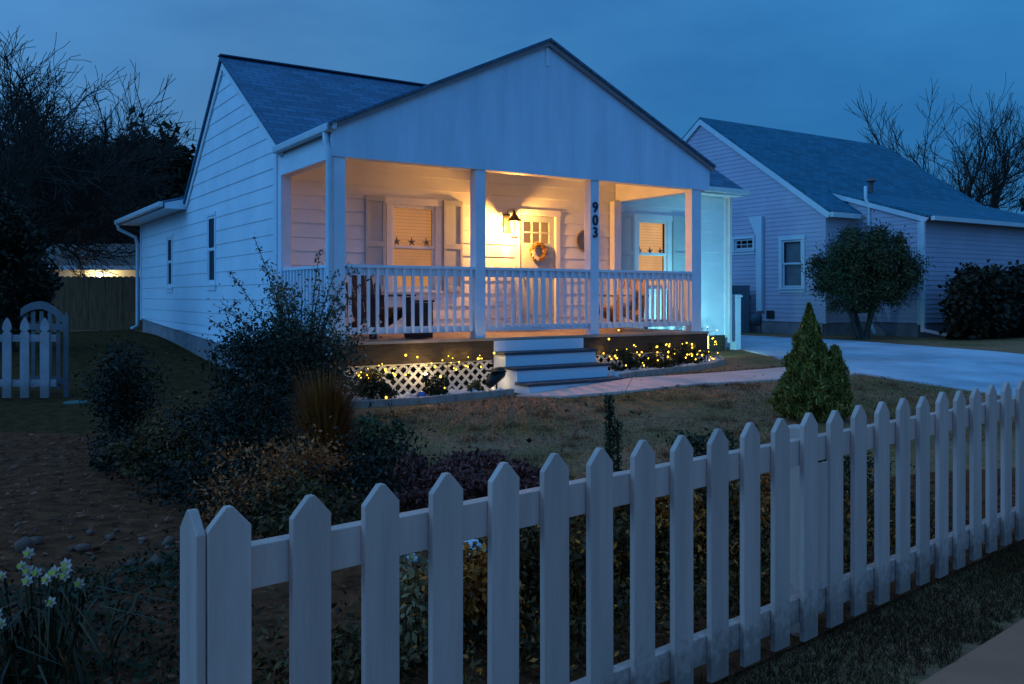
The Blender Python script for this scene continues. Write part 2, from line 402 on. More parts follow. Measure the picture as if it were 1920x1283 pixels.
def sheet(name, pts, m, dz, seg=.35, thick=0):
    bm = bmesh.new(); bm.faces.new([bm.verts.new((x, y, 0)) for x, y in pts])
    bmesh.ops.triangulate(bm, faces=bm.faces[:])
    for _ in range(9):
        es = [e for e in bm.edges if e.calc_length() > seg]
        if not es: break
        bmesh.ops.subdivide_edges(bm, edges=es, cuts=1); bmesh.ops.triangulate(bm, faces=[f for f in bm.faces if len(f.verts) > 3])
    for v in bm.verts: v.co.z = gzf(v.co.x, v.co.y) + dz
    bmesh.ops.recalc_face_normals(bm, faces=bm.faces[:])
    if bm.faces[:] and sum(f.normal.z for f in bm.faces) < 0: bmesh.ops.reverse_faces(bm, faces=bm.faces[:])
    if thick:
        bd = [e for e in bm.edges if e.is_boundary]
        r = bmesh.ops.extrude_edge_only(bm, edges=bd)
        for v in [g for g in r['geom'] if isinstance(g, bmesh.types.BMVert)]: v.co.z -= thick
    me = bpy.data.meshes.new(name); bm.to_mesh(me); bm.free(); me.materials.append(m)
    o = bpy.data.objects.new(name, me); COL.objects.link(o); return structure(o)
def uvpoly(p): return [wxy(u, v) for u, v in p]
drive_l = [(9.3, 16), (9.3, 6), (9.3, 2.2), (8.3, .5), (7.0, -1.0), (7.0, -4.5), (7.0, -9), (7.0, -14)]
drive_r = [(12.9, 16), (12.83, 6), (12.8, 2.1), (12.37, .4), (12.0, -1.05), (11.73, -4.5), (11.62, -9), (11.5, -14)]
for k in range(7):
    (a, b), (c, d), g = (drive_l[k], drive_l[k + 1]), (drive_r[k], drive_r[k + 1]), .009
    sheet('driveway', uvpoly([(a[0], a[1] - g), (b[0], b[1] + g), (d[0], d[1] + g), (c[0], c[1] - g)]), M['asph'], .022, .5, .06)
# front walk in slabs
walk_edges = [((2.05, -.83), (2.35, -1.38)), ((3.9, -.86), (3.1, -1.66)), ((4.55, -1.0), (4.05, -1.88)), ((5.4, -1.08), (5.0, -2.02)), ((6.2, -1.12), (5.95, -2.12)), ((6.98, -1.14), (6.98, -2.2))]
for (a, b), (c, d) in zip(walk_edges[:-1], walk_edges[1:]):
    g = .006
    sheet('front_path', uvpoly([(a[0] + g, a[1]), (b[0] + g, b[1]), (d[0] - g, d[1]), (c[0] - g, c[1])]), M['conc'], .026, .4, .05)
# public sidewalk along the street side of the fence
FD = Vector((.7627, .6468, 0)); FN = Vector((.6468, -.7627, 0))      # fence direction, and towards the street
F0 = Vector((.654, 2.87, 0))
def fpt(t, off=0, z=0): return F0 + FD * t + FN * off + Vector((0, 0, z))
for k in range(4):
    a, b = -5.6 + k * 3.0, -5.6 + (k + 1) * 3.0 - .012
    sheet('sidewalk', [tuple(fpt(a, .43)[:2]), tuple(fpt(a, 1.75)[:2]), tuple(fpt(b, 1.75)[:2]), tuple(fpt(b, .43)[:2])], M['walk'], .024, .4, .05)
# mulched planting bed that fills the corner behind the fence
bed = [(-8, 8.9), (-5.6, 8.4), (-4.0, 8.2), (-2.7, 8.3), (-1.5, 7.4), (-.9, 6.4), (.2, 5.7), (1.6, 5.6), (3.0, 6.4), (3.9, 6.6), (4.2, 5.9), (2.9, 4.80), (.654, 2.90), (-.65, 1.80), (-1.2, 1.2), (-3.5, .6), (-8, 2)]
sheet('shaded_side_yard', uvpoly([(-.02, 12), (-.02, -.2), (-.8, -1.1), (-2.0, -1.7), (-3.0, -1.3), (-4.2, .4), (-5.5, 2.8), (-9, 6), (-9, 13), (-.02, 13)]), M['sideyard'], .010, .5)  # dark sheet over the lawn, the yard's shade painted into its colour
sheet('mulch_bed', bed, M['mulch'], .012, .35)

# ------------------------------------------------------------------ white picket fence in front
FH = .866
def fence_box(mb, t0, t1, o0, o1, z0, z1):
    mb.prism([fpt(t0, o0, z0), fpt(t1, o0, z0), fpt(t1, o1, z0), fpt(t0, o1, z0)], (0, 0, z1 - z0))
fence = thing('picket_fence', 'long white pointed picket fence running along the sidewalk in front', 'fence', (0, 0, 0))
SP = 4.206 / 23
def picket_outline(w, z0, z1, tip=.044, flat=.007):
    h = w / 2
    return [(-h, z0), (h, z0), (h, z1 - tip), (flat, z1), (-flat, z1), (-h, z1 - tip)]
for i in range(-0, 30):
    t = -1.629 + SP * i + random.uniform(-.004, .004)
    lean = random.uniform(-.003, .003); dz = random.uniform(-.004, .004)
    zb = .045 + random.uniform(-.008, .008)
    mb = MB(); pts = [fpt(t + s + lean * (z / FH), .02, z) for s, z in picket_outline(.093, zb, FH + dz)]
    mb.prism(pts, -FN * .02)
    mb.build('picket', M['fence'], fence, bevel=.0022)
for z0, z1 in ((.105, .195), (.680, .772)):
    mb = MB(); fence_box(mb, -1.67, 4.0, -.040, -.001, z0, z1); mb.build('rail', M['fence'], fence, bevel=.002)
for t in (-1.629 + SP * 12.52, 3.6):
    mb = MB(); fence_box(mb, t - .047, t + .047, -.001, .010, .20, .675); fence_box(mb, t - .045, t + .045, -.135, -.043, 0, .80); mb.build('post', M['fence'], fence, bevel=.003)
# the end board turned round the corner
FNB = -FN
mb = MB(); c = fpt(-1.629 - .072, -.03)
pts = [c + FNB * s + Vector((0, 0, z)) for s, z in picket_outline(.093, .05, FH - .004)]
mb.prism(pts, FD * .02); mb.build('end_picket', M['fence'], fence, bevel=.0022)

# ------------------------------------------------------------------ lap siding with openings
def siding(mb, P, zlo, zhi, ext, holes, course, lap, edgefn=None):
    """P(s,z,out) -> point; ext(z)->(s0,s1); holes [(s0,s1,z0,z1)]"""
    zs = set(np.round(np.arange(zlo, zhi, course), 5)); lines = sorted(zs)
    zs |= {zlo, zhi}
    for h in holes:
        for z in h[2:]:
            if zlo < z < zhi: zs.add(round(z, 5))
    zs = sorted(zs)
    for a, b in zip(zs[:-1], zs[1:]):
        if b - a < 1e-4: continue
        k = math.floor((a - zlo + 1e-6) / course); za = zlo + k * course
        oa = lap * (1 - (a - za) / course); ob = lap * (1 - (b - za) / course)
        s0a, s1a = ext(a); s0b, s1b = ext(b)
        segs = [(s0a, s1a, s0b, s1b)]
        for h in holes:
            if h[2] <= a + 1e-5 and h[3] >= b - 1e-5:
                new = []
                for g in segs:
                    if h[1] <= min(g[0], g[2]) or h[0] >= max(g[1], g[3]): new.append(g); continue
                    if h[0] > max(g[0], g[2]): new.append((g[0], h[0], g[2], h[0]))
                    if h[1] < min(g[1], g[3]): new.append((h[1], g[1], h[1], g[3]))
                segs = new
        for g in segs:
            mb.quad(P(g[0], a, oa), P(g[1], a, oa), P(g[3], b, ob), P(g[2], b, ob))
            if abs(a - za) < 1e-5 and k > 0:
                mb.quad(P(g[0], a, 0), P(g[1], a, 0), P(g[1], a, oa), P(g[0], a, oa))

def uvroof(o, a, b):
    """UV in metres: a along the eave, b up the slope"""
    me = o.data; ul = me.uv_layers.new(name='uv'); a, b = Vector(a).normalized(), Vector(b).normalized()
    for l in me.loops:
        co = me.vertices[l.vertex_index].co; ul.data[l.index].uv = (co.dot(a), co.dot(b))
def roof_slab(name, pts, m, parent, thick=.05, eave=(1, 0, 0)):
    pts = [Vector(p) for p in pts]
    n = (pts[1] - pts[0]).cross(pts[2] - pts[0]).normalized()
    if n.z < 0: pts = pts[::-1]; n = -n
    mb = MB(); mb.prism([p - n * thick for p in pts], n * thick)
    o = mb.build(name, m, parent); e = Vector(eave); uvroof(o, e, n.cross(e)); return o

# ------------------------------------------------------------------ the white cottage
house = thing('white_cottage', 'white clapboard cottage with lit front porch and dark shingle roof', 'house', (OX, OY, 0), ANG)
DECK, WV, HW, PW = .745, 2.05, 8.85, 6.19          # deck height, front wall, house width, porch width
ZE, ZR, VR, VB = 3.33, 5.20, 4.76, 7.30              # eave, ridge
sl = (ZR - ZE) / (VR - 1.78); slb = (ZR - 3.10) / (VB - VR)
# left wall: lower edge follows the rising ground towards the back
def left_ext(z):
    v0, v1 = WV + .12, 11.75
    if z < .50: v1 = 4.69
    if .50 <= z < .78: v1 = 4.69 + (z - .50) / .28 * 7.06
    if z < .64: v0 = 4.69 if z >= .5 else v0
    if z > 2.95:
        v1 = VB - .02 if z > 3.10 else v1
        if z > 3.10: v1 = VR + (ZR - z) / slb - .04
    if z > 3.20: v0 = max(v0, VR - (ZR - z) / sl + .04)
    return v0, max(v0 + .001, v1)
mb = MB()
lw = [(5.29, 5.73, 1.53, 2.66), (8.56, 8.94, 1.50, 2.47)]
zc = .50
# siding() needs straight stretches between break lines, so the gable is cut at the breaks
PL = lambda s, z, o: (-o, s, z)
def ext_low(z):
    return (4.69, 4.69 + (z - .5) / .28 * 7.06) if z < .64 else (WV + .10, min(11.75, 4.69 + (z - .5) / .28 * 7.06))
siding(mb, PL, .50, .64, ext_low, [], .14, .016)
siding(mb, PL, .64, .78, ext_low, [], .14, .016)
siding(mb, PL, .78, 3.08, lambda z: (WV + .10, 11.75), lw, .23, .010)
siding(mb, PL, 3.08, 5.15, lambda z: (max(WV + .10, VR - (ZR - z) / sl + .05), VR + (ZR - z) / slb - .05), [], .23, .010)
mb.box(.02, .06, WV + .1, 11.7, .1, 3.0)                                  # sheathing behind
mb.prism([(.02, WV + .1, 3.0), (.02, VB, 3.0), (.02, VR, 5.08)], (.04, 0, 0))
mb.build('side_wall', M['paint'], house)
# front wall of the house, lit inside the porch
WIN1, WIN2 = (1.73, 2.45, 1.40, 2.66), (6.55, 7.25, 1.45, 2.66)
DOOR = (4.00, 4.72, DECK + .02, 2.62)
mb = MB(); PF = lambda s, z, o: (s, WV - o, z)
siding(mb, PF, .55, 3.30, lambda z: (.10, 8.75), [WIN1, WIN2, DOOR], .197, .018)
mb.build('front_wall', M['paint'], house)
# far sides
mb = MB(); mb.box(HW - .06, HW - .02, WV + .1, 11.7, .3, 3.05); mb.prism([(HW - .06, WV + .2, 3.05), (HW - .06, VB, 3.05), (HW - .06, VR, 5.1)], (.04, 0, 0)); mb.box(.1, HW - .1, 11.7, 11.75, .3, 3.1); mb.build('rear_wall', M['paint'], house)
# corner boards
for (x0, x1, y0, y1, z0, z1) in ((-.028, .10, WV - .03, WV + .11, .62, 3.26), (-.026, .09, 11.68, 11.79, .74, 3.06), (8.74, 8.875, WV - .028, WV + .10, .50, 3.26)):
    mb = MB(); mb.box(x0, x1, y0, y1, z0, z1); mb.build('corner_board', M['trim'], house, bevel=.004)
# foundation
mb = MB(); mb.prism([(.015, 4.69, 0), (.015, 11.7, 0), (.015, 11.7, .775), (.015, 4.69, .498)], (.05, 0, 0)); mb.box(.012, .065, WV + .02, 4.69, 0, .638)
mb.box(.07, 8.80, WV + .004, WV + .06, -.1, .548); mb.build('foundation', M['found'], house)
# gable edge boards on the side
mb = MB()
mb.prism([(-.035, WV - .30, ZE - .10 - .0), (-.035, VR, ZR - .075), (-.035, VR, ZR - .20), (-.035, WV - .18, ZE - .14)], (.03, 0, 0))
mb.prism([(-.035, VR, ZR - .075), (-.035, VB + .08, 3.10 - .12), (-.035, VB - .05, 3.10 - .14), (-.035, VR, ZR - .20)], (.03, 0, 0))
mb.build('rake_board', M['trim'], house)
# main roof
ov = .07
roof_slab('roof', [(-ov, 1.74, ZE - .02), (HW + .16, 1.74, ZE - .02), (HW + .16, VR, ZR + .02), (-ov, VR, ZR + .02)], M['roof'], house)
roof_slab('roof', [(-ov, VB + .15, 3.10 - .12), (HW + .16, VB + .15, 3.10 - .12), (HW + .16, VR, ZR + .02), (-ov, VR, ZR + .02)], M['roof'], house)
mb = MB(); mb.bar((-ov - .01, VR, ZR + .03), (HW + .17, VR, ZR + .03), .16, .022); mb.build('ridge_cap', M['roof'], house)
# rear addition: low roof, deep eave along the side
roof_slab('rear_roof', [(-.42, 7.32, 3.07), (-.42, 12.15, 3.07), (3.6, 12.15, 4.2), (3.6, 7.32, 4.2)], M['roof'], house, .04)
mb = MB(); mb.box(-.40, .02, 7.34, 12.10, 2.935, 2.955); mb.prism([(-.40, 7.32, 2.93), (.02, 7.32, 2.93), (.02, 7.32, 3.14), (-.40, 7.32, 3.03)], (0, .03, 0)); mb.build('soffit', M['trim'], house)
mb = MB(); mb.prism([(-.425, 7.30, 2.95), (-.425, 12.2, 2.95), (-.425, 12.2, 3.05), (-.425, 7.30, 3.05)], (-.09, 0, 0)); mb.build('gutter', M['gutter'], house, bevel=.02)
mb = MB(); mb.tube([(-.46, 12.05, 2.95), (-.44, 12.05, 2.84), (-.10, 11.95, 2.66), (-.06, 11.90, 2.5), (-.06, 11.9, .62), (-.20, 11.86, .54)], .04, 8); mb.build('downspout', M['gutter'], house, smooth=True)
# porch: gable front of vertical boards
GH, GB = 4.80, 2.955
gsl = (GH - 3.35) / (PW / 2)
def gtop(u): return GH - abs(u - PW / 2) * gsl
mb = MB(); n = 14; bw = (PW + .06) / n
for k in range(n):
    a, b = -.03 + k * bw + .0005, -.03 + (k + 1) * bw - .0005
    pts = [(a, -.02, GB), (b, -.02, GB), (b, -.02, gtop(b) - .05)]
    if a < PW / 2 < b: pts.append((PW / 2, -.02, gtop(PW / 2) - .05))
    pts.append((a, -.02, gtop(a) - .05)); mb.prism(pts, (0, .04, 0))
mb.prism([(-.03, .021, GB + .004), (PW + .03, .021, GB + .004), (PW + .03, .021, 3.28), (PW / 2, .021, GH - .06), (-.03, .021, 3.28)], (0, .03, 0))
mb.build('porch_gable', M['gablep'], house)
mb = MB(); mb.box(PW / 2 - .028, PW / 2 + .028, -.034, -.021, GH - .34, GH - .09); mb.build('gable_strip', M['trim'], house)
for sgn in (-1, 1):
    e = PW / 2 + sgn * (PW / 2 + .09)
    z = gtop(e)
    mb = MB(); mb.prism([(PW / 2, -.075, GH + .0), (e, -.075, z), (e, -.075, z - .062), (PW / 2, -.075, GH - .070)], (0, .055, 0)); mb.build('gable_rake', M['gutter2'], house)
    vtop = VR - (ZR - GH) / sl
    vv = 1.78 + (z - ZE) / sl
    roof_slab('porch_roof', [(PW / 2, -.11, GH + .03), (e, -.11, z + .03), (e, max(vv, 1.7) + .02, z + .03), (PW / 2, vtop + .15, GH + .03)], M['roof'], house, .03, (0, 1, 0))
# side and end beams, porch ceiling
for x0, x1 in ((0.0, .15), (PW - .17, PW - .02)):
    mb = MB(); mb.box(x0, x1, .05, WV - .02, 2.945, 3.262); mb.build('porch_beam', M['trim'], house, bevel=.003)
mb = MB(); mb.box(.152, PW - .172, .052, .17, 2.958, 3.262); mb.build('porch_beam', M['trim'], house)
mb = MB()
for k in range(15): mb.box(.0 + k * .412, .408 + k * .412, .02, WV + .1, 3.264, 3.284)
mb.build('porch_ceiling', M['ceil'], house)
# gutters and downspout on the left end
mb = MB(); mb.prism([(-.025, -.06, 3.235), (-.025, WV - .12, 3.235), (-.025, WV - .12, 3.335), (-.025, -.06, 3.335)], (-.09, 0, 0)); mb.build('gutter', M['gutter'], house, bevel=.018)
mb = MB(); mb.prism([(-.05, -.0, 3.26), (-.05, -.09, 3.26), (-.05, -.09, 3.36), (-.05, -.0, 3.36)], (.06, 0, 0)); mb.build('gutter_end', M['gutter'], house, bevel=.008)
mb = MB(); mb.tube([(-.07, .06, 3.24), (-.07, .06, 3.12), (-.06, .0, 3.02), (-.055, -.005, 2.9), (-.055, -.005, .35), (-.15, -.06, .22)], .043, 8); mb.build('downspout', M['gutter'], house, smooth=True)
mb = MB(); mb.box(PW + .1, HW + .19, 1.66, 1.74, ZE - .11, ZE - .01); mb.build('gutter', M['gutter'], house, bevel=.015)
mb = MB(); mb.box(PW + .05, HW + .1, 1.745, WV - .03, ZE - .14, ZE - .12); mb.build('soffit', M['trim'], house)
mb = MB(); mb.box(8.79, 8.86, WV - .10, WV - .035, .4, 3.22); mb.build('downspout', M['gutter'], house, bevel=.008)
# deck, skirt, posts
mb = MB()
for k in range(15): mb.box(-.02, PW + .0, -.03 + k * .139, .105 + k * .139, DECK - .035, DECK)
mb.build('porch_deck', M['deck'], house)
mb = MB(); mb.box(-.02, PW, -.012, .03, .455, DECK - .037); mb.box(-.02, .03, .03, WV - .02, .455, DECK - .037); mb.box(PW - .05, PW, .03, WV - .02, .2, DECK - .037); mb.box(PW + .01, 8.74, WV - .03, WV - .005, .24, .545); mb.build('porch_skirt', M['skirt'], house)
POSTS = [(.0, .155), (1.962, 2.115), (3.868, 4.022), (5.86, 6.06)]
for i, (a, b) in enumerate(POSTS):
    mb = MB(); mb.box(a, b, .0, .15, DECK, 2.957); mb.build('porch_post', M['trim'], house, bevel=.006)
for a, b in ((-.005, .15), (5.88, 6.04)):
    mb = MB(); mb.box(a, b, WV - .16, WV - .032, DECK, 2.945); mb.build('porch_post', M['trim'], house, bevel=.006)
for k, (ch, z) in enumerate((('9', 2.56), ('0', 2.375), ('3', 2.20))):
    fc = bpy.data.curves.new('house_number', 'FONT'); fc.body = ch; fc.size = .205; fc.extrude = .006; fc.align_x = 'CENTER'; fc.align_y = 'CENTER'; fc.offset = .004
    tmp = bpy.data.objects.new('digit', fc); COL.objects.link(tmp); bpy.context.view_layer.update()
    me = bpy.data.meshes.new_from_object(tmp.evaluated_get(bpy.context.evaluated_depsgraph_get())); bpy.data.objects.remove(tmp); me.materials.clear(); me.materials.append(M['num'])
    o = bpy.data.objects.new('house_number', me); COL.objects.link(o); o.parent = house
    o.location = (3.945, -.010, z); o.rotation_euler = (R(90), 0, 0)
# railings
def railing(a, b, gate=False, axis='u', v=.06):
    mk = (lambda mb, s0, s1, d0, d1, z0, z1: mb.box(s0, s1, v + d0, v + d1, z0, z1)) if axis == 'u' else (lambda mb, s0, s1, d0, d1, z0, z1: mb.box(v + d0, v + d1, s0, s1, z0, z1))
    r = bpy.data.objects.new('railing', None); COL.objects.link(r); r.parent = house
    mb = MB(); mk(mb, a, b, -.055, .055, 1.640, 1.678); mk(mb, a, b, -.019, .019, 1.55, 1.638); mb.build('top_rail', M['trim'], r, bevel=.003)
    mb = MB(); mk(mb, a, b, -.019, .019, .832, .915); mb.build('bottom_rail', M['trim'], r, bevel=.003)
    n = max(2, round((b - a) / .122)); first = None
    for k in range(n):
        s = a + (k + .5) * (b - a) / n
        w = .0175
        if gate and abs(s - (a + b) / 2) < .09: w = .03
        mb = MB(); mk(mb, s - w, s + w, -.0545, -.0195, .87 - (.03 if not gate else 0), 1.636); mb.build('baluster', M['trim'], r, bevel=.003)
    return r
railing(.157, 1.960); railing(2.117, 3.866, True); railing(4.024, 5.858)
railing(.153, WV - .165, False, 'v', .075); railing(.153, WV - .165, False, 'v', 5.95)
mb = MB(); mb.box(.20, .215, .2, WV - .2, .86, 1.53); mb.build('rail_panel', M['trim'], house)
# steps
st = bpy.data.objects.new('porch_steps', None); COL.objects.link(st); st.parent = house
SA, SB = 2.20, 3.74
for k in range(4):
    zt = DECK - .18 * k; v0 = -.27 * k
    mb = MB(); mb.box(SA + .03, SB - .03, v0 - .034, v0 - .014, zt - .18, zt - (.037 if k else .04)); mb.build('riser', M['paint'], st)
    if k: mb = MB(); mb.box(SA, SB, v0 - .055, v0 + .252, zt - .036, zt); mb.build('tread', M['tread'], st, bevel=.006)
for s in (SA + .03, SB - .055):
    mb = MB(); pts = [(s, -.012, .02)]
    for k in range(4)[::-1]:
        pts += [(s, -.27 * k - .013, .02 if k == 3 else DECK - .18 * (k + 1) - .038), (s, -.27 * k - .013, DECK - .18 * k - .038)]
    pts2 = [(s, -.013, .02), (s, -.823, .02), (s, -.823, DECK - .54 - .038), (s, -.553, DECK - .54 - .038), (s, -.553, DECK - .36 - .038), (s, -.283, DECK - .36 - .038), (s, -.283, DECK - .18 - .038), (s, -.013, DECK - .18 - .038)]
    mb.prism(pts2, (.025, 0, 0)); mb.build('stringer', M['paint'], st)
# lattice under the porch
def lattice(a, b, z0, z1):
    mb = MB(); p = .098; w = .034
    for sgn, y in ((1, .012), (-1, .019)):
        k = a - (z1 - z0) - .2
        while k < b + (z1 - z0) + .2:
            # strip u = k + sgn*(z-z0), clipped to the panel
            pts = []
            z_in, z_out = z0, z1
            ua, ub = k, k + sgn * (z1 - z0)
            lo, hi = a, b
            if sgn > 0:
                if ua < lo: z_in = z0 + (lo - ua)
                if ub > hi: z_out = z1 - (ub - hi)
            else:
                if ua > hi: z_in = z0 + (ua - hi)
                if ub < lo: z_out = z1 - (lo - ub)
            if z_out - z_in > .02:
                u0, u1 = k + sgn * (z_in - z0), k + sgn * (z_out - z0)
                d = w * .707
                mb.prism([(u0 - d, y, z_in), (u0 + d, y, z_in), (u1 + d, y, z_out), (u1 - d, y, z_out)], (0, .006, 0))
            k += p * 1.414
    mb.box(a, b, .005, .011, z1 - .012, z1 + .02)
    return mb.build('lattice_panel', M['lattice'], house)
lattice(.02, SA + .02, .03, .45); lattice(SB - .02, PW - .05, .10, .45)
mb = MB(); mb.box(.03, PW - .06, .25, .27, 0, .70); mb.build('crawl_shade_board', M['dark'], house)  # dark board behind the lattice, painting in the shade under the deck

# windows, shutters, door
def window(r, parent, face, name='window', trimw=.10, blind=None, mt='trim', pane='glass', muntin=None, mid=True, flat=False):
    """r=(s0,s1,z0,z1); face(s,d,z)-> local point, d out of the wall"""
    s0, s1, z0, z1 = r
    if flat:
        deep = face; face = lambda s, d, z: deep(s, d * .3 + .012 if d > -.1 else d, z)
    def bx(mb, a, b, d0, d1, c, d):
        P = [face(x, y, z) for z in (c, d) for x, y in ((a, d0), (b, d0), (b, d1), (a, d1))]
        i = len(mb.v); mb.v += P
        mb.f += [tuple(i + k for k in q) for q in ((0, 3, 2, 1), (4, 5, 6, 7), (0, 1, 5, 4), (1, 2, 6, 5), (2, 3, 7, 6), (3, 0, 4, 7))]
    root = bpy.data.objects.new(name, None); COL.objects.link(root); root.parent = parent
    mb = MB(); t = trimw
    bx(mb, s0 - t, s0, -.05, .034, z0 - .02, z1 + .005); bx(mb, s1, s1 + t, -.05, .034, z0 - .02, z1 + .005); bx(mb, s0 - t - .015, s1 + t + .015, -.05, .040, z1 + .006, z1 + t + .01)
    mb.build('window_frame', M[mt], root, bevel=.004)
    mb = MB(); bx(mb, s0 - t - .02, s1 + t + .02, -.05, .065, z0 - .06, z0 - .021); bx(mb, s0 - t, s1 + t, -.02, .03, z0 - .14, z0 - .062); mb.build('window_sill', M[mt], root, bevel=.004)
    zm = (z0 + z1) / 2; w = .042
    mb = MB()
    parts = ((z0, zm + .015), (zm - .015, z1)) if mid else ((z0, z1),)
    for j, (a, b) in enumerate(parts):
        d0, d1 = (-.045, -.018) if j == 0 else (-.020, .004)
        bx(mb, s0 + .001, s0 + w, d0, d1, a, b); bx(mb, s1 - w, s1 - .001, d0, d1, a, b); bx(mb, s0 + w, s1 - w, d0, d1, a, a + w); bx(mb, s0 + w, s1 - w, d0, d1, b - w, b)
    if muntin:
        for k in range(1, muntin[0]): x = s0 + (s1 - s0) * k / muntin[0]; bx(mb, x - .008, x + .008, -.03, -.012, z0 + w, z1 - w)
        for k in range(1, muntin[1]): z = z0 + (z1 - z0) * k / muntin[1]; bx(mb, s0 + w, s1 - w, -.029, -.013, z - .008, z + .008)
    mb.build('sash', M[mt], root, bevel=.003)
    mb = MB(); mb.quad(face(s0, -.047, z0), face(s1, -.047, z0), face(s1, -.047, z1), face(s0, -.047, z1)); mb.build('pane', M[pane], root)
    mb = MB()
    bx(mb, s0 - .01, s1 + .01, -.42, -.40, z0 - .02, z1 + .02)
    for a, b in ((s0 - .03, s0 - .012), (s1 + .012, s1 + .03)): bx(mb, a, b, -.41, -.06, z0 - .02, z1 + .02)
    bx(mb, s0 - .01, s1 + .01, -.41, -.06, z0 - .04, z0 - .022); bx(mb, s0 - .01, s1 + .01, -.41, -.06, z1 + .022, z1 + .04)
    mb.build('recess', M['dark'], root)
    if blind:
        mb = MB(); d = -.11; n = max(6, int((z1 - z0) / .05))
        for k in range(n):
            a = z0 + (z1 - z0) * k / n; b = z0 + (z1 - z0) * (k + 1) / n - .0012
            mb.quad(face(s0, d + .004, a), face(s1, d + .004, a), face(s1, d - .003, b), face(s0, d - .003, b))
        mb.build('blind', M[blind], root)
    return root
FF = lambda s, d, z: (s, WV - d, z)
FL = lambda s, d, z: (-d, s, z)
window(WIN1, house, FF, blind='blind'); window(WIN2, house, FF, blind='blind2')
window(lw[0], house, FL, trimw=.06, pane='screen', flat=True); window(lw[1], house, FL, trimw=.06, pane='screen', flat=True)  # side windows get the dark painted pane, not glass
for a, b in ((1.29, 1.61), (2.58, 2.92), (6.10, 6.43), (7.37, 7.72)):
    mb = MB(); mb.box(a, b, WV - .040, WV - .0225, 1.36, 2.77)
    for z0, z1 in ((1.36, 1.44), (2.02, 2.10), (2.69, 2.77)): mb.box(a + .001, b - .001, WV - .058, WV - .041, z0, z1)
    mb.box(a + .002, a + .05, WV - .057, WV - .0415, 1.442, 2.018); mb.box(b - .05, b - .002, WV - .057, WV - .0415, 1.442, 2.018)
    mb.box(a + .002, a + .05, WV - .057, WV - .0415, 2.102, 2.688); mb.box(b - .05, b - .002, WV - .057, WV - .0415, 2.102, 2.688)
    mb.build('shutter', M['shutter'], house, bevel=.004)
dr = bpy.data.objects.new('front_door', None); COL.objects.link(dr); dr.parent = house
a, b, z0, z1 = DOOR
mb = MB(); mb.box(a - .085, a, WV - .040, WV + .06, z0 - .02, z1); mb.box(b, b + .085, WV - .040, WV + .06, z0 - .02, z1); mb.box(a - .10, b + .10, WV - .046, WV + .06, z1 + .002, z1 + .10); mb.build('door_frame', M['trim'], dr, bevel=.004)
mb = MB(); mb.box(a, b, WV - .06, WV + .06, z0 - .02, z0 + .05); mb.build('threshold', M['trim'], dr)
gx0, gx1, gz0, gz1 = a + .10, b - .10, 2.17, z1 - .10
mb = MB(); y0, y1 = WV + .012, WV + .052
mb.box(a + .004, gx0, y0, y1, z0 + .055, z1 - .004); mb.box(gx1, b - .004, y0, y1, z0 + .055, z1 - .004); mb.box(gx0, gx1, y0, y1, gz1, z1 - .004); mb.box(gx0, gx1, y0, y1, z0 + .055, gz0)
for k in (1, 2): x = gx0 + (gx1 - gx0) * k / 3; mb.box(x - .012, x + .012, y0 + .002, y1 - .01, gz0, gz1)
mb.box(gx0, gx1, y0 + .003, y1 - .011, (gz0 + gz1) / 2 - .012, (gz0 + gz1) / 2 + .012)
for x0, x1 in ((a + .09, (a + b) / 2 - .03), ((a + b) / 2 + .03, b - .09)):
    mb.box(x0, x1, y0 - .008, y0 - .001, z0 + .22, 1.32)
mb.build('door_leaf', M['door'], dr, bevel=.003)
mb = MB(); mb.quad((gx0, y1 - .004, gz0), (gx1, y1 - .004, gz0), (gx1, y1 - .004, gz1), (gx0, y1 - .004, gz1)); mb.build('door_pane', M['glass'], dr)
mb = MB(); mb.quad((gx0 - .05, y1 + .06, gz0 - .05), (gx1 + .05, y1 + .06, gz0 - .05), (gx1 + .05, y1 + .06, gz1 + .05), (gx0 - .05, y1 + .06, gz1 + .05)); mb.build('door_curtain', M['blind'], dr)
mb = MB(); mb.lathe([(.028, 0), (.028, .01), (.012, .02), (.012, .05), (.03, .06), (.03, .085), (.01, .095)], 12); h = mb.build('door_handle', M['bronze'], dr, smooth=True); h.location = (a + .055, y0 - .001, 1.70); h.rotation_euler = (R(90), 0, 0)
H = lambda u, v, z: (*wxy(u, v), z)
# wall lantern
lan = thing('wall_lantern', 'lit carriage lantern with a flared cap on the wall left of the door', 'lantern', H(3.74, WV - .02, 2.22), ANG)
mb = MB(); mb.box(-.06, .06, -.03, -.003, .10, .40); mb.build('backplate', M['bronze'], lan, bevel=.006)
mb = MB(); mb.tube([(0, -.02, .38), (0, -.07, .45), (0, -.20, .45), (0, -.24, .40)], .011, 8); mb.build('arm', M['bronze'], lan, smooth=True)
mb = MB(); mb.lathe([(.012, .44), (.03, .40), (.05, .36), (.125, .27), (.125, .262), (.02, .262)], 6, (0, -.24, 0)); mb.build('cap', M['bronze'], lan)
mb = MB()
for k in range(6):
    an = 2 * math.pi * k / 6; mb.bar((.085 * math.cos(an), -.24 + .085 * math.sin(an), .262), (.06 * math.cos(an), -.24 + .06 * math.sin(an), .02), .009)
mb.lathe([(.065, 0), (.065, .022), (.02, .024)], 6, (0, -.24, 0)); mb.build('cage', M['bronze'], lan)
mb = MB(); mb.lathe([(.006, .03), (.014, .045), (.016, .075), (.010, .10), (.004, .115)], 10, (0, -.24, 0)); mb.build('lamp_bulb', M['lampglow'], lan, smooth=True)
def light(name, loc, energy, col, rad=.03, kind='POINT', parent=None):
    d = bpy.data.lights.new(name, kind); d.energy = energy; d.color = col; d.shadow_soft_size = rad
    o = bpy.data.objects.new(name, d); COL.objects.link(o); o.location = loc
    if parent is not None: o.parent = parent
    return o
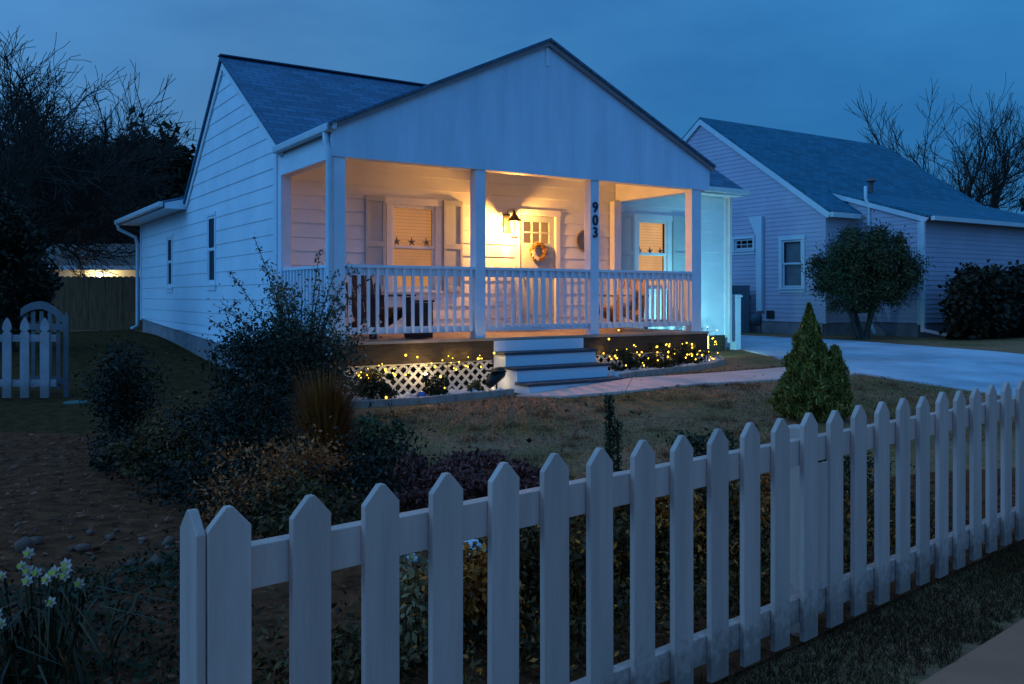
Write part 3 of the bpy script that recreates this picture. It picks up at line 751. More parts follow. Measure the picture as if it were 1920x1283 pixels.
light('lantern_light', (0, -.24, .175), 200, (1.0, .41, .075), .03, parent=lan)
# wreath, plaque, starfish
wr = thing('door_wreath', 'straw wreath with pale shells hanging on the front door', 'wreath', H(4.36, WV - .03, 2.03), ANG)
n = 900; an = rng.uniform(0, 2 * np.pi, n); ph = rng.uniform(0, 2 * np.pi, n); rr = .038 * np.sqrt(rng.uniform(.2, 1, n))
C = np.stack([(.125 + rr * np.cos(ph)) * np.cos(an), -.02 + rr * np.sin(ph), (.125 + rr * np.cos(ph)) * np.sin(an)], -1)
T = np.stack([-np.sin(an), rng.normal(0, .4, n), np.cos(an)], -1) + rng.normal(0, .5, (n, 3)); T /= np.linalg.norm(T, axis=1)[:, None]
Q = np.cross(T, rng.normal(0, 1, (n, 3))); Q /= np.linalg.norm(Q, axis=1)[:, None]
V = np.stack([C - T * .03, C + Q * .006, C + T * .03, C - Q * .006], 1).reshape(-1, 3)
npmesh('straw_ring', V, np.arange(4 * n).reshape(-1, 4), M['wreath'], wr)
mb = MB()
for a_, s_ in ((3.6, .055), (4.0, .045), (3.2, .04), (4.4, .04)):
    c = Vector((.125 * math.cos(a_), -.058, .125 * math.sin(a_)))
    pts = [c + Vector((math.cos(k * math.pi / 5) * (s_ if k % 2 == 0 else s_ * .45), 0, math.sin(k * math.pi / 5) * (s_ if k % 2 == 0 else s_ * .45))) for k in range(10)]
    mb.prism(pts, (0, .015, 0))
mb.build('shell', M['ribbon'], wr)
pq = thing('wall_plaque', 'round grey compass wheel hanging on the porch wall right of the door', 'wall decor', H(5.33, WV - .02, 2.24), ANG)
mb = MB(); ring = [(.175 * math.cos(t), -.02, .175 * math.sin(t)) for t in np.linspace(0, 2 * math.pi, 33)]
mb.tube(ring, .017, 8, False); mb.build('rim', M['plaque'], pq, smooth=True)
mb = MB(); mb.bar((-.17, -.02, 0), (.17, -.02, 0), .022); mb.bar((0, -.021, -.17), (0, -.021, .17), .022); mb.prism([(.15 * math.cos(t), -.012, .15 * math.sin(t)) for t in np.linspace(0, 2 * math.pi, 25)[:-1]], (0, .008, 0)); mb.build('cross', M['plaque'], pq)
def starfish(u, z, label, grp):
    mb = MB(); s_ = .075; ro = random.uniform(-.15, .15)
    mb.prism([(math.sin(k * math.pi / 5 + ro) * (s_ if k % 2 == 0 else s_ * .30), 0, math.cos(k * math.pi / 5 + ro) * (s_ if k % 2 == 0 else s_ * .30)) for k in range(10)], (0, .012, 0))
    o = mb.build('starfish', M['star'], None); o.location = H(u, WV + .055, z); o.rotation_euler = (0, 0, ANG); tag(o, label, 'starfish', grp)
for (a, b), wn_ in (((1.84, 2.34), 'left of the door'), ((6.65, 7.15), 'beyond the porch end')):
    for k, pos in enumerate(('first', 'middle', 'last')):
        starfish(a + (b - a) * k / 2, 2.115, {'first': 'first of three starfish on the lit window ', 'middle': 'middle of three starfish on the lit window ', 'last': 'last of three starfish on the lit window '}[pos] + wn_, 'starfish standing on the window sashes')

# chairs on the porch
def adirondack(name, label, m, loc, rz, fan=5, cush=False, tall=.80):
    """faces local +x"""
    t = thing(name, label, 'chair', loc, rz)
    for sy in (-1, 1):
        mb = MB(); mb.bar((.36, sy * .27, 0), (.36, sy * .27, .54), .04, .09); mb.build('leg', m, t, bevel=.004)
        mb = MB(); mb.bar((.34, sy * .235, .36), (-.46, sy * .235, .06), .03, .10); mb.build('leg', m, t, bevel=.004)
        mb = MB(); mb.bar((-.34, sy * .29, .555), (.42, sy * .29, .56), .12, .024); mb.bar((-.27, sy * .26, .20), (-.31, sy * .26, .545), .03, .05); mb.build('arm', m, t, bevel=.005)
    mb = MB()
    for k in range(6): x = .33 - k * .095; z = .385 - (.33 - x) * .30; mb.bar((x, -.25, z), (x, .25, z), .085, .02, (0.29, 0, .95))
    mb.build('seat', m, t, bevel=.003)
    mb = MB()
    for k in range(fan):
        y0 = (k - (fan - 1) / 2) * .098; y1 = (k - (fan - 1) / 2) * .122; L = tall - .055 * abs(k - (fan - 1) / 2) ** 1.7
        b0 = Vector((-.20, y0, .24)); d = Vector((-.36, (y1 - y0), .86)).normalized(); wv = Vector((0, 1, 0)) * .042; tv = Vector((.02, 0, .008))
        pts = [b0 - wv, b0 + wv, b0 + d * (L - .04) + wv * 1.15, b0 + d * (L - .012) + wv * .75, b0 + d * L, b0 + d * (L - .012) - wv * .75, b0 + d * (L - .04) - wv * 1.15]
        mb.prism(pts, tv)
    mb.bar((-.33, -.24, .50), (-.33, .24, .50), .03, .06); mb.build('backrest', m, t, bevel=.003)
    if cush:
        mb = MB(); mb.lathe([(.02, -.07), (.14, -.055), (.20, 0), (.14, .055), (.02, .07)], 12); c = mb.build('cushion', M['cushion'], t, smooth=True); c.location = (-.20, 0, .52); c.rotation_euler = (0, R(68), 0); c.scale = (1, 1, 1)
    return t
adirondack('adirondack_chair', 'dark slatted adirondack chair behind the railing at the left porch post', M['chairdark'], H(.98, .92, DECK), ANG + R(-84), 5, False, .72)
adirondack('adirondack_chair', 'honey coloured wooden porch chair with a printed cushion at the right porch end', M['wood'], H(5.15, .90, DECK), ANG + R(195), 5, True)
tb = thing('storage_box', 'small dark wooden storage box next to the dark porch chair', 'box', H(1.34, .42, DECK), ANG)
mb = MB()
for k in range(4): mb.box(-.13, .13, -.16, .16, .01 + k * .115, .122 + k * .115)
mb.build('body', M['chairdark'], tb, bevel=.003)
mb = MB(); mb.box(-.145, .145, -.175, .175, .472, .50); mb.build('lid', M['chairdark'], tb, bevel=.005)

# ------------------------------------------------------------------ foliage helpers
def leaf_quads(C, T, Nn, L, Wd):
    """diamond leaves: centres, long axes, side axes"""
    L = L[:, None]; Wd = Wd[:, None]
    V = np.stack([C - T * L, C + Nn * Wd, C + T * L, C - Nn * Wd], 1).reshape(-1, 3)
    return V, np.arange(len(V)).reshape(-1, 4)
def unit(a): return a / (np.linalg.norm(a, axis=1)[:, None] + 1e-9)
def rand_leaves(C, size, aspect=.45, updir=None, spread=1.):
    n = len(C); T = rng.normal(0, 1, (n, 3)) * spread
    if updir is not None: T = T + updir
    T = unit(T); N = unit(np.cross(T, rng.normal(0, 1, (n, 3)))); L = size * rng.uniform(.6, 1.25, n)
    return leaf_quads(C, T, N, L, L * aspect)
def blob_points(n, shape, nclump, spread, power=.45):
    """clumpy points inside an ellipsoid standing on z=0"""
    rx, ry, h = shape
    d = unit(rng.normal(0, 1, (nclump, 3))); r = rng.uniform(0, 1, nclump) ** power
    cc = d * r[:, None]
    k = rng.integers(0, nclump, n); P = cc[k] + rng.normal(0, spread, (n, 3)) * rng.uniform(.5, 1.3, nclump)[k][:, None]
    P = P * np.array([rx, ry, h / 2]); P[:, 2] += h / 2; P[:, 2] = np.abs(P[:, 2]); return P
def stems_mesh(parent, m, ends, r0=.012, base=.06, name='stem', wob=.05):
    mb = MB()
    for e in ends:
        b = Vector((random.uniform(-base, base), random.uniform(-base, base), -.02)); e = Vector(e)
        mid = b.lerp(e, .5) + Vector((random.uniform(-wob, wob), random.uniform(-wob, wob), .04 + random.uniform(0, wob)))
        mb.tube([b, mid, e], [r0, r0 * .7, r0 * .25], 5, False)
    return mb.build(name, m, parent)
def bush(name, label, cat, x, y, shape, n, size, m, nclump=60, spread=.13, aspect=.45, power=.45, nst=9, group=None, r0=.012, z=None, updir=None, stemm='stem'):
    t = thing(name, label, cat, (x, y, gzf(x, y) if z is None else z), random.uniform(0, 6), group)
    P = blob_points(n, shape, nclump, spread, power)
    V, F = rand_leaves(P, size, aspect, updir); npmesh('foliage', V, F, M[m], t)
    ends = [P[i] * np.array([.8, .8, .9]) for i in rng.integers(0, n, nst)]
    stems_mesh(t, M[stemm], ends, r0); return t
def grow(mb, p, d, L, r, depth, maxd, up=.15, split=3, ang=.55, shrink=.72, tips=None, wob=.18, minr=.004, seg=3):
    pts = [Vector(p)]; rad = [r]; q = Vector(p); dd = Vector(d).normalized()
    for k in range(seg):
        dd = (dd + Vector((random.gauss(0, wob), random.gauss(0, wob), random.gauss(0, wob) + up * .3))).normalized()
        q = q + dd * (L / seg); pts.append(q.copy()); rad.append(max(minr, r * (1 - .32 * (k + 1) / seg)))
    mb.tube(pts, rad, 6 if depth < 2 else (4 if depth < 4 else 3), False)
    if depth >= maxd:
        if tips is not None: tips.append(q.copy())
        return
    n = split if depth else split + 1
    for k in range(n):
        a = random.uniform(.5, 1.2) * ang
        ax = dd.cross(Vector((random.gauss(0, 1), random.gauss(0, 1), random.gauss(0, 1)))).normalized()
        nd = Matrix.Rotation(a if k else a * .4, 3, ax) @ dd; nd = (nd + Vector((0, 0, up))).normalized()
        st = pts[-1] if k < 2 else pts[random.randint(1, seg - 1)]
        grow(mb, st, nd, L * shrink * random.uniform(.75, 1.15), max(minr, rad[-1] * (.85 if k == 0 else .66)), depth + 1, maxd, up, split, ang, shrink, tips, wob, minr, seg)
def bare_tree(name, label, x, y, h, r, maxd=6, ang=.6, up=.12, m='bark', group=None, split=3, shrink=.74, lean=(0, 0), trunk_share=.27, minr=.006, wob=.18):
    t = thing(name, label, 'tree', (x, y, gzf(x, y)), 0, group)
    L0 = h * trunk_share
    top = Vector((lean[0] * L0, lean[1] * L0, L0))
    mb = MB(); mb.tube([(0, 0, -.1), top * .25 + Vector((r * .3, 0, 0)), top * .6, top], [r * 1.5, r * 1.08, r * .95, r * .85], 9, False); mb.build('trunk', M[m], t, smooth=True)
    mb = MB(); 
    for k in range(split + 2):
        a = 2 * math.pi * (k + random.uniform(-.3, .3)) / (split + 2); d = Vector((math.cos(a) * ang * 1.2 + lean[0], math.sin(a) * ang * 1.2 + lean[1], 1.0))
        grow(mb, top * random.uniform(.85, 1.0), d, L0 * random.uniform(.8, 1.1), r * .6, 1, maxd, up, split, ang, shrink, None, wob, minr)
    mb.build('crown', M[m], t); return t
def leafy_tree(name, label, x, y, h, rad, n, size, m='blackgreen', base=.25, nclump=70, spread=.13, group=None, tr=.14, ysq=1., cat='tree'):
    z = gzf(x, y); t = thing(name, label, cat, (x, y, z), random.uniform(0, 6), group)
    mb = MB(); mb.tube([(0, 0, -.1), (.03, .02, h * .3), (-.02, .03, h * .55), (.02, 0, h * .8)], [tr * 1.3, tr, tr * .7, tr * .25], 8, False)
    for k in range(9):
        a = random.uniform(0, 6.28); zz = h * random.uniform(.25, .6); rr = rad * random.uniform(.4, .75); mb.tube([(0, 0, zz), (rr * .5 * math.cos(a), rr * .5 * math.sin(a), zz + .12 * h), (rr * math.cos(a), rr * math.sin(a), zz + .2 * h)], [tr * .4, tr * .28, tr * .1], 5, False)
    mb.build('trunk', M['bark'], t)
    P = blob_points(n, (rad, rad * ysq, h * (1 - base)), nclump, spread, .5); P[:, 2] += h * base
    V, F = rand_leaves(P, size, .5); npmesh('crown', V, F, M[m], t); return t
def at(px, depth):
    """point on the ground plan, px in a 1920 wide view"""
    return (px - 960) / 1645 * depth, depth

# ------------------------------------------------------------------ trees and the plot to the left
bare_tree('bare_tree', 'large leafless tree with dense fine twigs beyond the plank fence', -12.9, 22.5, 7.9, .24, 6, .66, .05, 'bark', None, 4, .80, (.05, 0), .24, .008, .22)
bare_tree('bare_tree', 'smaller leafless tree with spreading twigs beside the dark evergreens', -17.4, 31.0, 7.8, .17, 6, .66, .03, 'bark', None, 4, .78, (.1, 0), .24, .008, .22)
lt = 'dark evergreens behind the plank fence'
for (px, d, h, r, n, lab) in ((345, 33, 5.2, 2.2, 11000, 'dark evergreen tree touching the cottage roof line'), (240, 33.5, 6.9, 3.0, 15000, 'tall dark evergreen tree rising over the shed lamp'), (300, 34.5, 7.3, 2.0, 9000, 'dark evergreen tree with the highest rounded top beside the roof'), (90, 33, 6.6, 3.6, 17000, 'broad black evergreen tree under the large leafless tree'), (-60, 30, 5.6, 3.4, 14000, 'dark evergreen tree cut off by the left picture edge')):
    x, y = at(px, d); leafy_tree('evergreen_tree', lab, x, y, h, r, n, .20, 'blackgreen', .06, 110, .12, lt)
x, y = at(8, 15.5); leafy_tree('evergreen_tree', 'nearest dark evergreen tree behind the small garden gate', x, y, 3.1, .85, 9000, .06, 'blackgreen', .06, 60, .14, lt)
# cedar plank fence
pf = thing('plank_fence', 'tall dark brown dog eared plank fence across the side yard', 'fence', (-11.9, 21.4, 0))
mb = MB(); x = 0.0; zb = 0.2
while x < 3.5:
    w = .138; h = 1.60 + random.uniform(-.012, .012); d = random.uniform(-.004, .004)
    g0 = gzf(-11.9 + x, 21.4)
    mb.prism([(x, d, 0), (x + w, d, 0), (x + w, d, 1.78 - .03), (x + w - .035, d, 1.78), (x + .035, d, 1.78), (x, d, 1.78 - .03)], (0, .018, 0)); x += w + .004
mb.box(.0, x - .01, .0185, .0225, .05, 1.72); mb.build('plank_panel', M['cedar'], pf)
for x in (.06, 1.75, 3.44): mb = MB(); mb.box(x - .05, x + .05, .0235, .11, 0, 1.7); mb.build('post', M['cedar'], pf)
# shed behind with lit lamp
sh = thing('garden_shed', 'low shed with a long grey roof behind the plank fence', 'shed', (-14.2, 26.2, .2))
mb = MB(); mb.box(0, 5.2, 0, .1, 0, 2.1); mb.box(0, .1, .101, 3, 0, 2.1); mb.box(5.1, 5.2, .101, 3, 0, 2.1); mb.build('wall', M['vtrim'], sh)
roof_slab('roof', [(-.3, -.35, 1.98), (5.5, -.35, 1.98), (5.5, 1.6, 2.75), (-.3, 1.6, 2.75)], M['rake'], sh)
mb = MB(); mb.box(-.3, 5.5, -.40, -.36, 1.86, 1.99); mb.build('fascia', M['vtrim'], sh)
sl_ = thing('shed_lamp', 'bright glowing lamp under the shed eave above the plank fence', 'lamp', (-12.26, 26.05, 1.93))
mb = MB(); mb.box(-.05, .05, .06, .14, -.06, .08); mb.build('bracket', M['black'], sl_)
mb = MB(); mb.lathe([(.02, -.09), (.075, -.05), (.085, 0), (.06, .05), (.02, .07)], 12); mb.build('lamp_globe', M['lampglow2'], sl_, smooth=True)
light('shed_light', (0, -.16, -.06), 40, (1, .70, .28), .08, parent=sl_)
# small white fence and arched gate at the left
gt = thing('arched_gate', 'white garden gate with arched top standing open behind the scalloped pickets', 'gate', (-5.62, 11.05, 0))
ang = R(152)
def gpt(s, z, d=0): return Vector((math.cos(ang) * s, math.sin(ang) * s + d, z))
mb = MB(); mb.prism([gpt(-.045, .02), gpt(.05, .02), gpt(.05, 1.02), gpt(.0, 1.10), gpt(-.045, 1.02)], (0, .03, 0)); mb.build('stile', M['gatep'], gt, bevel=.004)
mb = MB()
arc = [(s, .93 + .30 * math.sin(math.pi * (.5 * (1 - 0) * s / .62 + 0))) for s in np.linspace(0.02, .62, 10)]
arc = [(s, 1.00 + .23 * math.sin(math.pi / 2 * s / .55) if s < .55 else 1.23 - .10 * ((s - .55) / .4) ** 2) for s in np.linspace(.0, .95, 14)]
for (s0, z0_), (s1, z1_) in zip(arc[:-1], arc[1:]): mb.prism([gpt(s0, z0_ - .10, .031), gpt(s1, z1_ - .10, .031), gpt(s1, z1_, .031), gpt(s0, z0_, .031)], (0, .028, 0))
mb.build('arch_rail', M['gatep'], gt)
for k in range(5):
    s = .20 + k * .17; mb = MB(); zt = 1.10 if s < .8 else 1.06
    mb.prism([gpt(s - .04, .10, .060), gpt(s + .04, .10, .060), gpt(s + .04, zt, .060), gpt(s - .04, zt, .060)], (0, .018, 0)); mb.build('slat', M['gatep'], gt)
for z in (.18, .86):
    mb = MB(); mb.prism([gpt(.0, z, .031), gpt(.95, z, .031), gpt(.95, z + .08, .031), gpt(.0, z + .08, .031)], (0, .026, 0)); mb.build('rail', M['gatep'], gt)
lf = thing('scalloped_fence', 'short white fence of gothic pickets at the left edge of the yard', 'fence', (-6.9, 10.9, 0))
def gothic(cx, w, z0, z1):
    h = w / 2; return [(cx - h, z0), (cx + h, z0), (cx + h, z1 - .20), (cx + h * .62, z1 - .175), (cx + h * .62, z1 - .165), (cx + h, z1 - .15), (cx + h * .98, z1 - .11), (cx + h * .75, z1 - .06), (cx + h * .3, z1 - .02), (cx, z1), (cx - h * .3, z1 - .02), (cx - h * .75, z1 - .06), (cx - h * .98, z1 - .11), (cx - h, z1 - .15), (cx - h * .62, z1 - .165), (cx - h * .62, z1 - .175), (cx - h, z1 - .20)]
for cx_ in (.10, .33, .62, .84, 1.09):
    mb = MB(); mb.prism([(a, 0, b) for a, b in gothic(cx_, .112, .03, 1.03)], (0, .02, 0)); mb.build('picket', M['oldfence'], lf, bevel=.002)
for z in (.17, .73):
    mb = MB(); mb.box(-.6, 1.22, .021, .055, z, z + .085); mb.build('rail', M['oldfence'], lf)
mb = MB(); mb.lathe([(.14, 0), (.14, .02), (.12, .03), (.02, .032)], 20); o = mb.build('garden_disc', M['teal'], None, smooth=False); x, y = at(142, 10.55); o.location = (x, y, gzf(x, y)); tag(o, 'small round teal disc lying on the grass beside the garden gate', 'disc')

# ------------------------------------------------------------------ the neighbouring house
nb = thing('grey_house', 'grey lilac vinyl sided house with slate blue roof next door', 'house', (OX, OY, 0), ANG)
NU, NF, NE, NVR, NZR, NBK = 14.28, 3.94, 3.46, 8.12, 6.33, 12.3
ns = (NZR - NE) / (NVR - NF)
mb = MB(); PN = lambda s, z, o: (NU - o, s, z)
nw = [(4.64, 5.25, 1.52, 2.72), (6.22, 6.87, 2.55, 2.83)]
siding(mb, PN, .64, 3.44, lambda z: (NF, NBK), nw, .112, .012)
siding(mb, PN, 3.44, 6.22, lambda z: (NVR - (NZR - z) / ns, NVR + (NZR - z) / ns), [], .112, .012)
mb.build('gable_wall', M['vinyl'], nb)
NW2, NV2 = 15.41, 2.13
mb = MB(); PN2 = lambda s, z, o: (NW2 - o, s, z)
siding(mb, PN2, .66, 3.1, lambda z: (NV2, NF), [], .112, .012)
siding(mb, PN2, 3.1, 3.66, lambda z: (NV2 + (z - 3.1) / .31, NF + .4), [], .112, .012)
PN3 = lambda s, z, o: (s, NF - o, z)
siding(mb, PN3, .64, 3.4, lambda z: (NU, NW2), [], .112, .012)
mb.build('wing_side_wall', M['vinyl'], nb)
mb = MB(); PN4 = lambda s, z, o: (s, NV2 - o, z)
siding(mb, PN4, .66, 3.1, lambda z: (NW2, 22.6), [], .112, .012); mb.build('wing_front_wall', M['vinyl'], nb)
mb = MB(); mb.box(22.5, 22.6, NV2 + .1, NBK, .3, 3.3); mb.box(NU + .1, 22.5, NBK - .1, NBK - .002, .3, 3.4); mb.prism([(22.55, NF, 3.3), (22.55, NBK, 3.3), (22.55, NVR, 6.2)], (.04, 0, 0)); mb.build('rear_wall', M['vinyl'], nb)
mb = MB(); mb.box(NU + .01, NU + .1, NF + .012, NBK - .15, 0, .638); mb.box(NU + .01, NW2 + .01, NF + .013, NF + .1, 0, .637); mb.box(NW2 + .012, NW2 + .1, NV2 + .014, NF, 0, .657); mb.box(NW2 + .012, 22.5, NV2 + .013, NV2 + .1, 0, .656); mb.build('foundation', M['found'], nb)
roof_slab('roof', [(NU - .06, NF - .22, NE - .15 + .06), (22.85, NF - .22, NE - .09), (22.85, NVR, NZR + .06), (NU - .06, NVR, NZR + .06)], M['roof2'], nb)
roof_slab('roof', [(NU - .06, NBK + .2, NE - .1), (22.85, NBK + .2, NE - .1), (22.85, NVR, NZR + .06), (NU - .06, NVR, NZR + .06)], M['roof2'], nb)
roof_slab('wing_roof', [(NW2 - .06, NV2 - .25, 3.175), (22.85, NV2 - .25, 3.175), (22.85, NV2 + 2.6, 4.06), (NW2 - .06, NV2 + 2.6, 4.06)], M['roof2'], nb)
mb = MB(); mb.prism([(NU - .07, NF - .2, NE - .16), (NU - .07, NVR, NZR + .0), (NU - .07, NVR, NZR - .16), (NU - .07, NF - .1, NE - .26)], (.045, 0, 0))
mb.prism([(NU - .07, NVR, NZR + .0), (NU - .07, NBK + .2, NE - .16), (NU - .07, NBK + .1, NE - .26), (NU - .07, NVR, NZR - .16)], (.045, 0, 0)); mb.build('rake_board', M['vtrim'], nb)
mb = MB(); mb.box(NU - .05, NW2 - .08, NF - .26, NF - .16, NE - .24, NE - .12); mb.build('fascia', M['vtrim'], nb)
mb = MB(); mb.prism([(NW2 - .07, NV2 - .22, 3.115), (NW2 - .07, NV2 + 2.45, 3.955), (NW2 - .07, NV2 + 2.45, 3.84), (NW2 - .07, NV2 - .12, 3.02)], (.045, 0, 0)); mb.box(NW2 - .02, 22.85, NV2 - .34, NV2 - .24, 3.06, 3.16); mb.build('fascia', M['vtrim'], nb)
for (x, y, h) in ((NU, NF, 3.36), (NW2, NV2, 3.06)):
    mb = MB(); mb.box(x - .02, x + .09, y - .02, y + .09, .62, h); mb.build('corner_board', M['vtrim' if x > 15 else 'vinyl'], nb)
mb = MB(); mb.box(NW2 - .10, NW2 - .025, NV2 - .12, NV2 - .03, .45, 3.06); mb.bar((NW2 - .06, NV2 - .08, .50), (NW2 + .35, NV2 - .55, .36), .075); mb.build('downspout', M['vtrim'], nb, bevel=.008)
mb = MB(); mb.tube([(NW2 - .10, 3.55, 4.02), (NW2 - .10, 3.55, 3.72), (NW2 - .03, 3.50, 3.5), (NW2 - .06, 3.50, 1.1), (NW2 - .4, 3.2, .62), (NW2 - .9, 2.75, .42)], .04, 8); mb.build('vent_pipe', M['vtrim'], nb, smooth=True)
mb = MB(); mb.tube([(17.2, 4.7, 4.1), (17.2, 4.7, 4.42)], .06, 10); mb.lathe([(.02, 4.50), (.14, 4.42), (.14, 4.39), (.02, 4.39)], 10, (17.2, 4.7, 0)); mb.build('roof_vent', M['rake'], nb)
FN_ = lambda s, d, z: (NU - d, s, z)
window(nw[0], nb, FN_, trimw=.10, blind='dblind', mt='vtrim'); window(nw[1], nb, FN_, trimw=.07, mt='vtrim', muntin=(3, 2), mid=False)
mb = MB(); mb.prism([(NU - .02, 5.84, .90), (NU - .02, 6.02, .90), (NU - .02, 6.04, 2.9), (NU - .02, 6.27, 3.35), (NU - .02, 6.27, 3.40), (NU - .02, 5.84, 3.40)], (-.10, 0, 0)); mb.build('wall_duct', M['vtrim'], nb, bevel=.006)
mb = MB(); mb.box(NU - .022, NU - .014, 5.50, 5.76, .70, .92); mb.build('foundation_vent', M['black'], nb)
bn = thing('board_screen', 'dark blue board screen against the grey house behind the white post', 'screen', (OX, OY, 0), ANG)
mb = MB()
for k in range(7): mb.box(NU - .30, NU - .27, 6.10 + k * .135, 6.228 + k * .135, .28, 1.58)
mb.build('board_panel', M['binm'], bn)
mb = MB(); mb.box(NU - .268, NU - .22, 6.10, 7.0, 1.2, 1.3); mb.box(NU - .268, NU - .22, 6.10, 7.0, .5, .6); mb.build('rail', M['binm'], bn)
gm = thing('gas_meter', 'small grey gas meter with pipe on the grey house wall', 'meter', (*wxy(NU - .35, 5.75), .3), ANG)
mb = MB(); mb.tube([(.1, 0, 0), (.1, 0, .55), (-.05, 0, .60), (-.05, 0, .5)], .022, 8); mb.build('pipe', M['found'], gm, smooth=True)
mb = MB(); mb.lathe([(.04, .22), (.13, .26), (.14, .40), (.13, .50), (.05, .54)], 14, (-.05, 0, 0)); mb.build('meter_body', M['binm'], gm, smooth=True)
sb = MB(); sb.prism([(0, 0, 0), (.5, 0, 0), (.5, 0, .05), (0, 0, .12)], (0, .22, 0)); o = sb.build('splash_block', M['vtrim'], None, bevel=.01); o.location = ground_at(16.1, 1.2, .005); o.rotation_euler = (0, 0, ANG); tag(o, 'white splash block on the ground before the dark hedge', 'splash block')
# white gate post at the corner of the cottage
x, y = wxy(9.2, 2.18); wp = thing('gate_post', 'square white post with a flat cap at the edge of the driveway', 'post', (x, y, gzf(x, y)), ANG + R(0))
mb = MB(); mb.box(-.075, .075, -.075, .075, -.05, 1.03); mb.build('shaft', M['trim'], wp, bevel=.006)
mb = MB(); mb.box(-.098, .098, -.098, .098, 1.032, 1.07); mb.prism([(-.08, -.08, 1.071), (.08, -.08, 1.071), (.08, .08, 1.071), (-.08, .08, 1.071)], (0, 0, .015)); mb.build('cap', M['trim'], wp, bevel=.004)
# trees behind on the right
rg = 'leafless trees behind the grey house'
for (px, d, h, r, lab) in ((1812, 37, 6.9, .26, 'tallest leafless tree with upright forked limbs behind the slate roof'), (1742, 37, 6.3, .20, 'slim leafless tree nearest the ridge of the slate roof'), (1905, 36, 6.2, .22, 'leafless tree at the right picture edge behind the slate roof')):
    x, y = at(px, d); bare_tree('bare_tree', lab, x, y, h, r, 6, .50, .13, 'bark', rg, 3, .77, (random.uniform(-.06, .06), 0), .34, .009)
x, y = at(1965, 28); leafy_tree('evergreen_tree', 'dark evergreen branch reaching in at the right edge over the roof', x, y, 5.3, 1.05, 1800, .10, 'blackgreen', .55, 24, .12)
# round clipped bush on trunks, hedge
x, y = at(1618, 20.0); rb = thing('round_bush', 'big round evergreen bush on bare trunks before the grey house', 'bush', (x, y, gzf(x, y)), .4)
mb = MB()
for (ex, ey, sx_) in ((-.5, .1, -.1), (.25, -.2, .06), (.5, .2, .1), (-.15, .3, 0)): mb.tube([(sx_, 0, -.05), (sx_ + ex * .35, ey * .4, .45), (ex, ey, 1.15)], [.065, .05, .035], 7, False)
mb.build('trunk', M['palebark'], rb, smooth=True)
P = blob_points(52000, (1.12, 1.05, 2.0), 150, .12, .48); P[:, 2] += .60; V, F = rand_leaves(P, .040, .4, np.array([0, 0, .5])); npmesh('crown', V, F, M['bushleaf'], rb)
hd = thing('dark_hedge', 'dark overgrown hedge along the front of the grey house', 'hedge', (*wxy(15.45, 1.0), .3), ANG)
P = np.concatenate([blob_points(9000, (.66, .62, 1.55 + .12 * math.sin(k * 2.1)), 45, .16, .5) + np.array([k * .72, .05 * math.sin(k * 3), 0]) for k in range(8)]); V, F = rand_leaves(P, .07, .6); npmesh('foliage', V, F, M['blackgreen'], hd)
stems_mesh(hd, M['stem'], [(k * .6, 0, .8) for k in range(9)], .03, .1)

# ------------------------------------------------------------------ bed in front of the porch
ed = MB()
def bed_line(a, b, c): return a
edge_l = [(.10, -.10), (.05, -.42), (.5, -.52), (1.2, -.55), (1.9, -.62), (2.12, -.66)]
edge_r = [(3.80, -.74), (4.4, -.62), (5.2, -.52), (5.9, -.35), (6.6, .05), (7.0, .5), (7.05, .95), (6.7, 1.25)]
def edging(pts, label):
    mb = MB(); P = []
    for (a, b) in zip(pts[:-1], pts[1:]):
        for k in range(6):
            f = k / 6; P.append((a[0] + (b[0] - a[0]) * f, a[1] + (b[1] - a[1]) * f))
    P.append(pts[-1])
    for (a, b) in zip(P[:-1], P[1:]):
        pa, pb = ground_at(*a), ground_at(*b)
        mb.bar((pa[0], pa[1], pa[2] + .035), (pb[0], pb[1], pb[2] + .035), .06, .09)
    return tag(mb.build('garden_edging', M['edge'], None, bevel=.006), label, 'edging', 'bed edgings before the porch')
edging(edge_l, 'low pale edging of the rock bed left of the steps'); edging(edge_r, 'low curved edging of the rock bed right of the steps')
def inpoly(x, y, poly):
    c = False; j = len(poly) - 1
    for i in range(len(poly)):
        if (poly[i][1] > y) != (poly[j][1] > y) and x < (poly[j][0] - poly[i][0]) * (y - poly[i][1]) / (poly[j][1] - poly[i][1]) + poly[i][0]: c = not c
        j = i
    return c
def rocks(polys, n, s0, s1, name, m, label, dz=.01):
    ico = bmesh.new(); bmesh.ops.create_icosphere(ico, subdivisions=1, radius=1); iv = np.array([v.co[:] for v in ico.verts]); jf = np.array([[v.index for v in f.verts] for f in ico.faces]); ico.free()
    Vs, Fs, k = [], [], 0
    while k < n:
        poly = polys[k % len(polys)]; xs = [p[0] for p in poly]; ys = [p[1] for p in poly]
        for _ in range(50):
            u, v = random.uniform(min(xs), max(xs)), random.uniform(min(ys), max(ys))
            if inpoly(u, v, poly): break
        s = s0 + (s1 - s0) * random.random() ** 2.2; x, y = wxy(u, v)
        q = iv * (1 + rng.normal(0, .16, (len(iv), 1))) * np.array([1, rng.uniform(.6, 1), rng.uniform(.45, .8)]) * s
        a = random.uniform(0, 6.28); q = q @ np.array([[math.cos(a), -math.sin(a), 0], [math.sin(a), math.cos(a), 0], [0, 0, 1]])
        Vs.append(q + np.array([x, y, gzf(x, y) + dz + s * .3])); Fs.append(jf + k * len(iv)); k += 1
    o = npmesh(name, np.concatenate(Vs), np.concatenate(Fs), m); return stuff(o, label, 'rocks')
pl_ = [(.12, -.02), (.1, -.40), (.5, -.49), (1.2, -.52), (2.14, -.60), (2.16, -.02)]
pr_ = [(3.80, -.02), (3.82, -.68), (4.4, -.58), (5.2, -.48), (5.9, -.30), (6.55, .05), (6.9, .5), (6.95, .9), (6.3, 1.2), (6.2, -.02)]
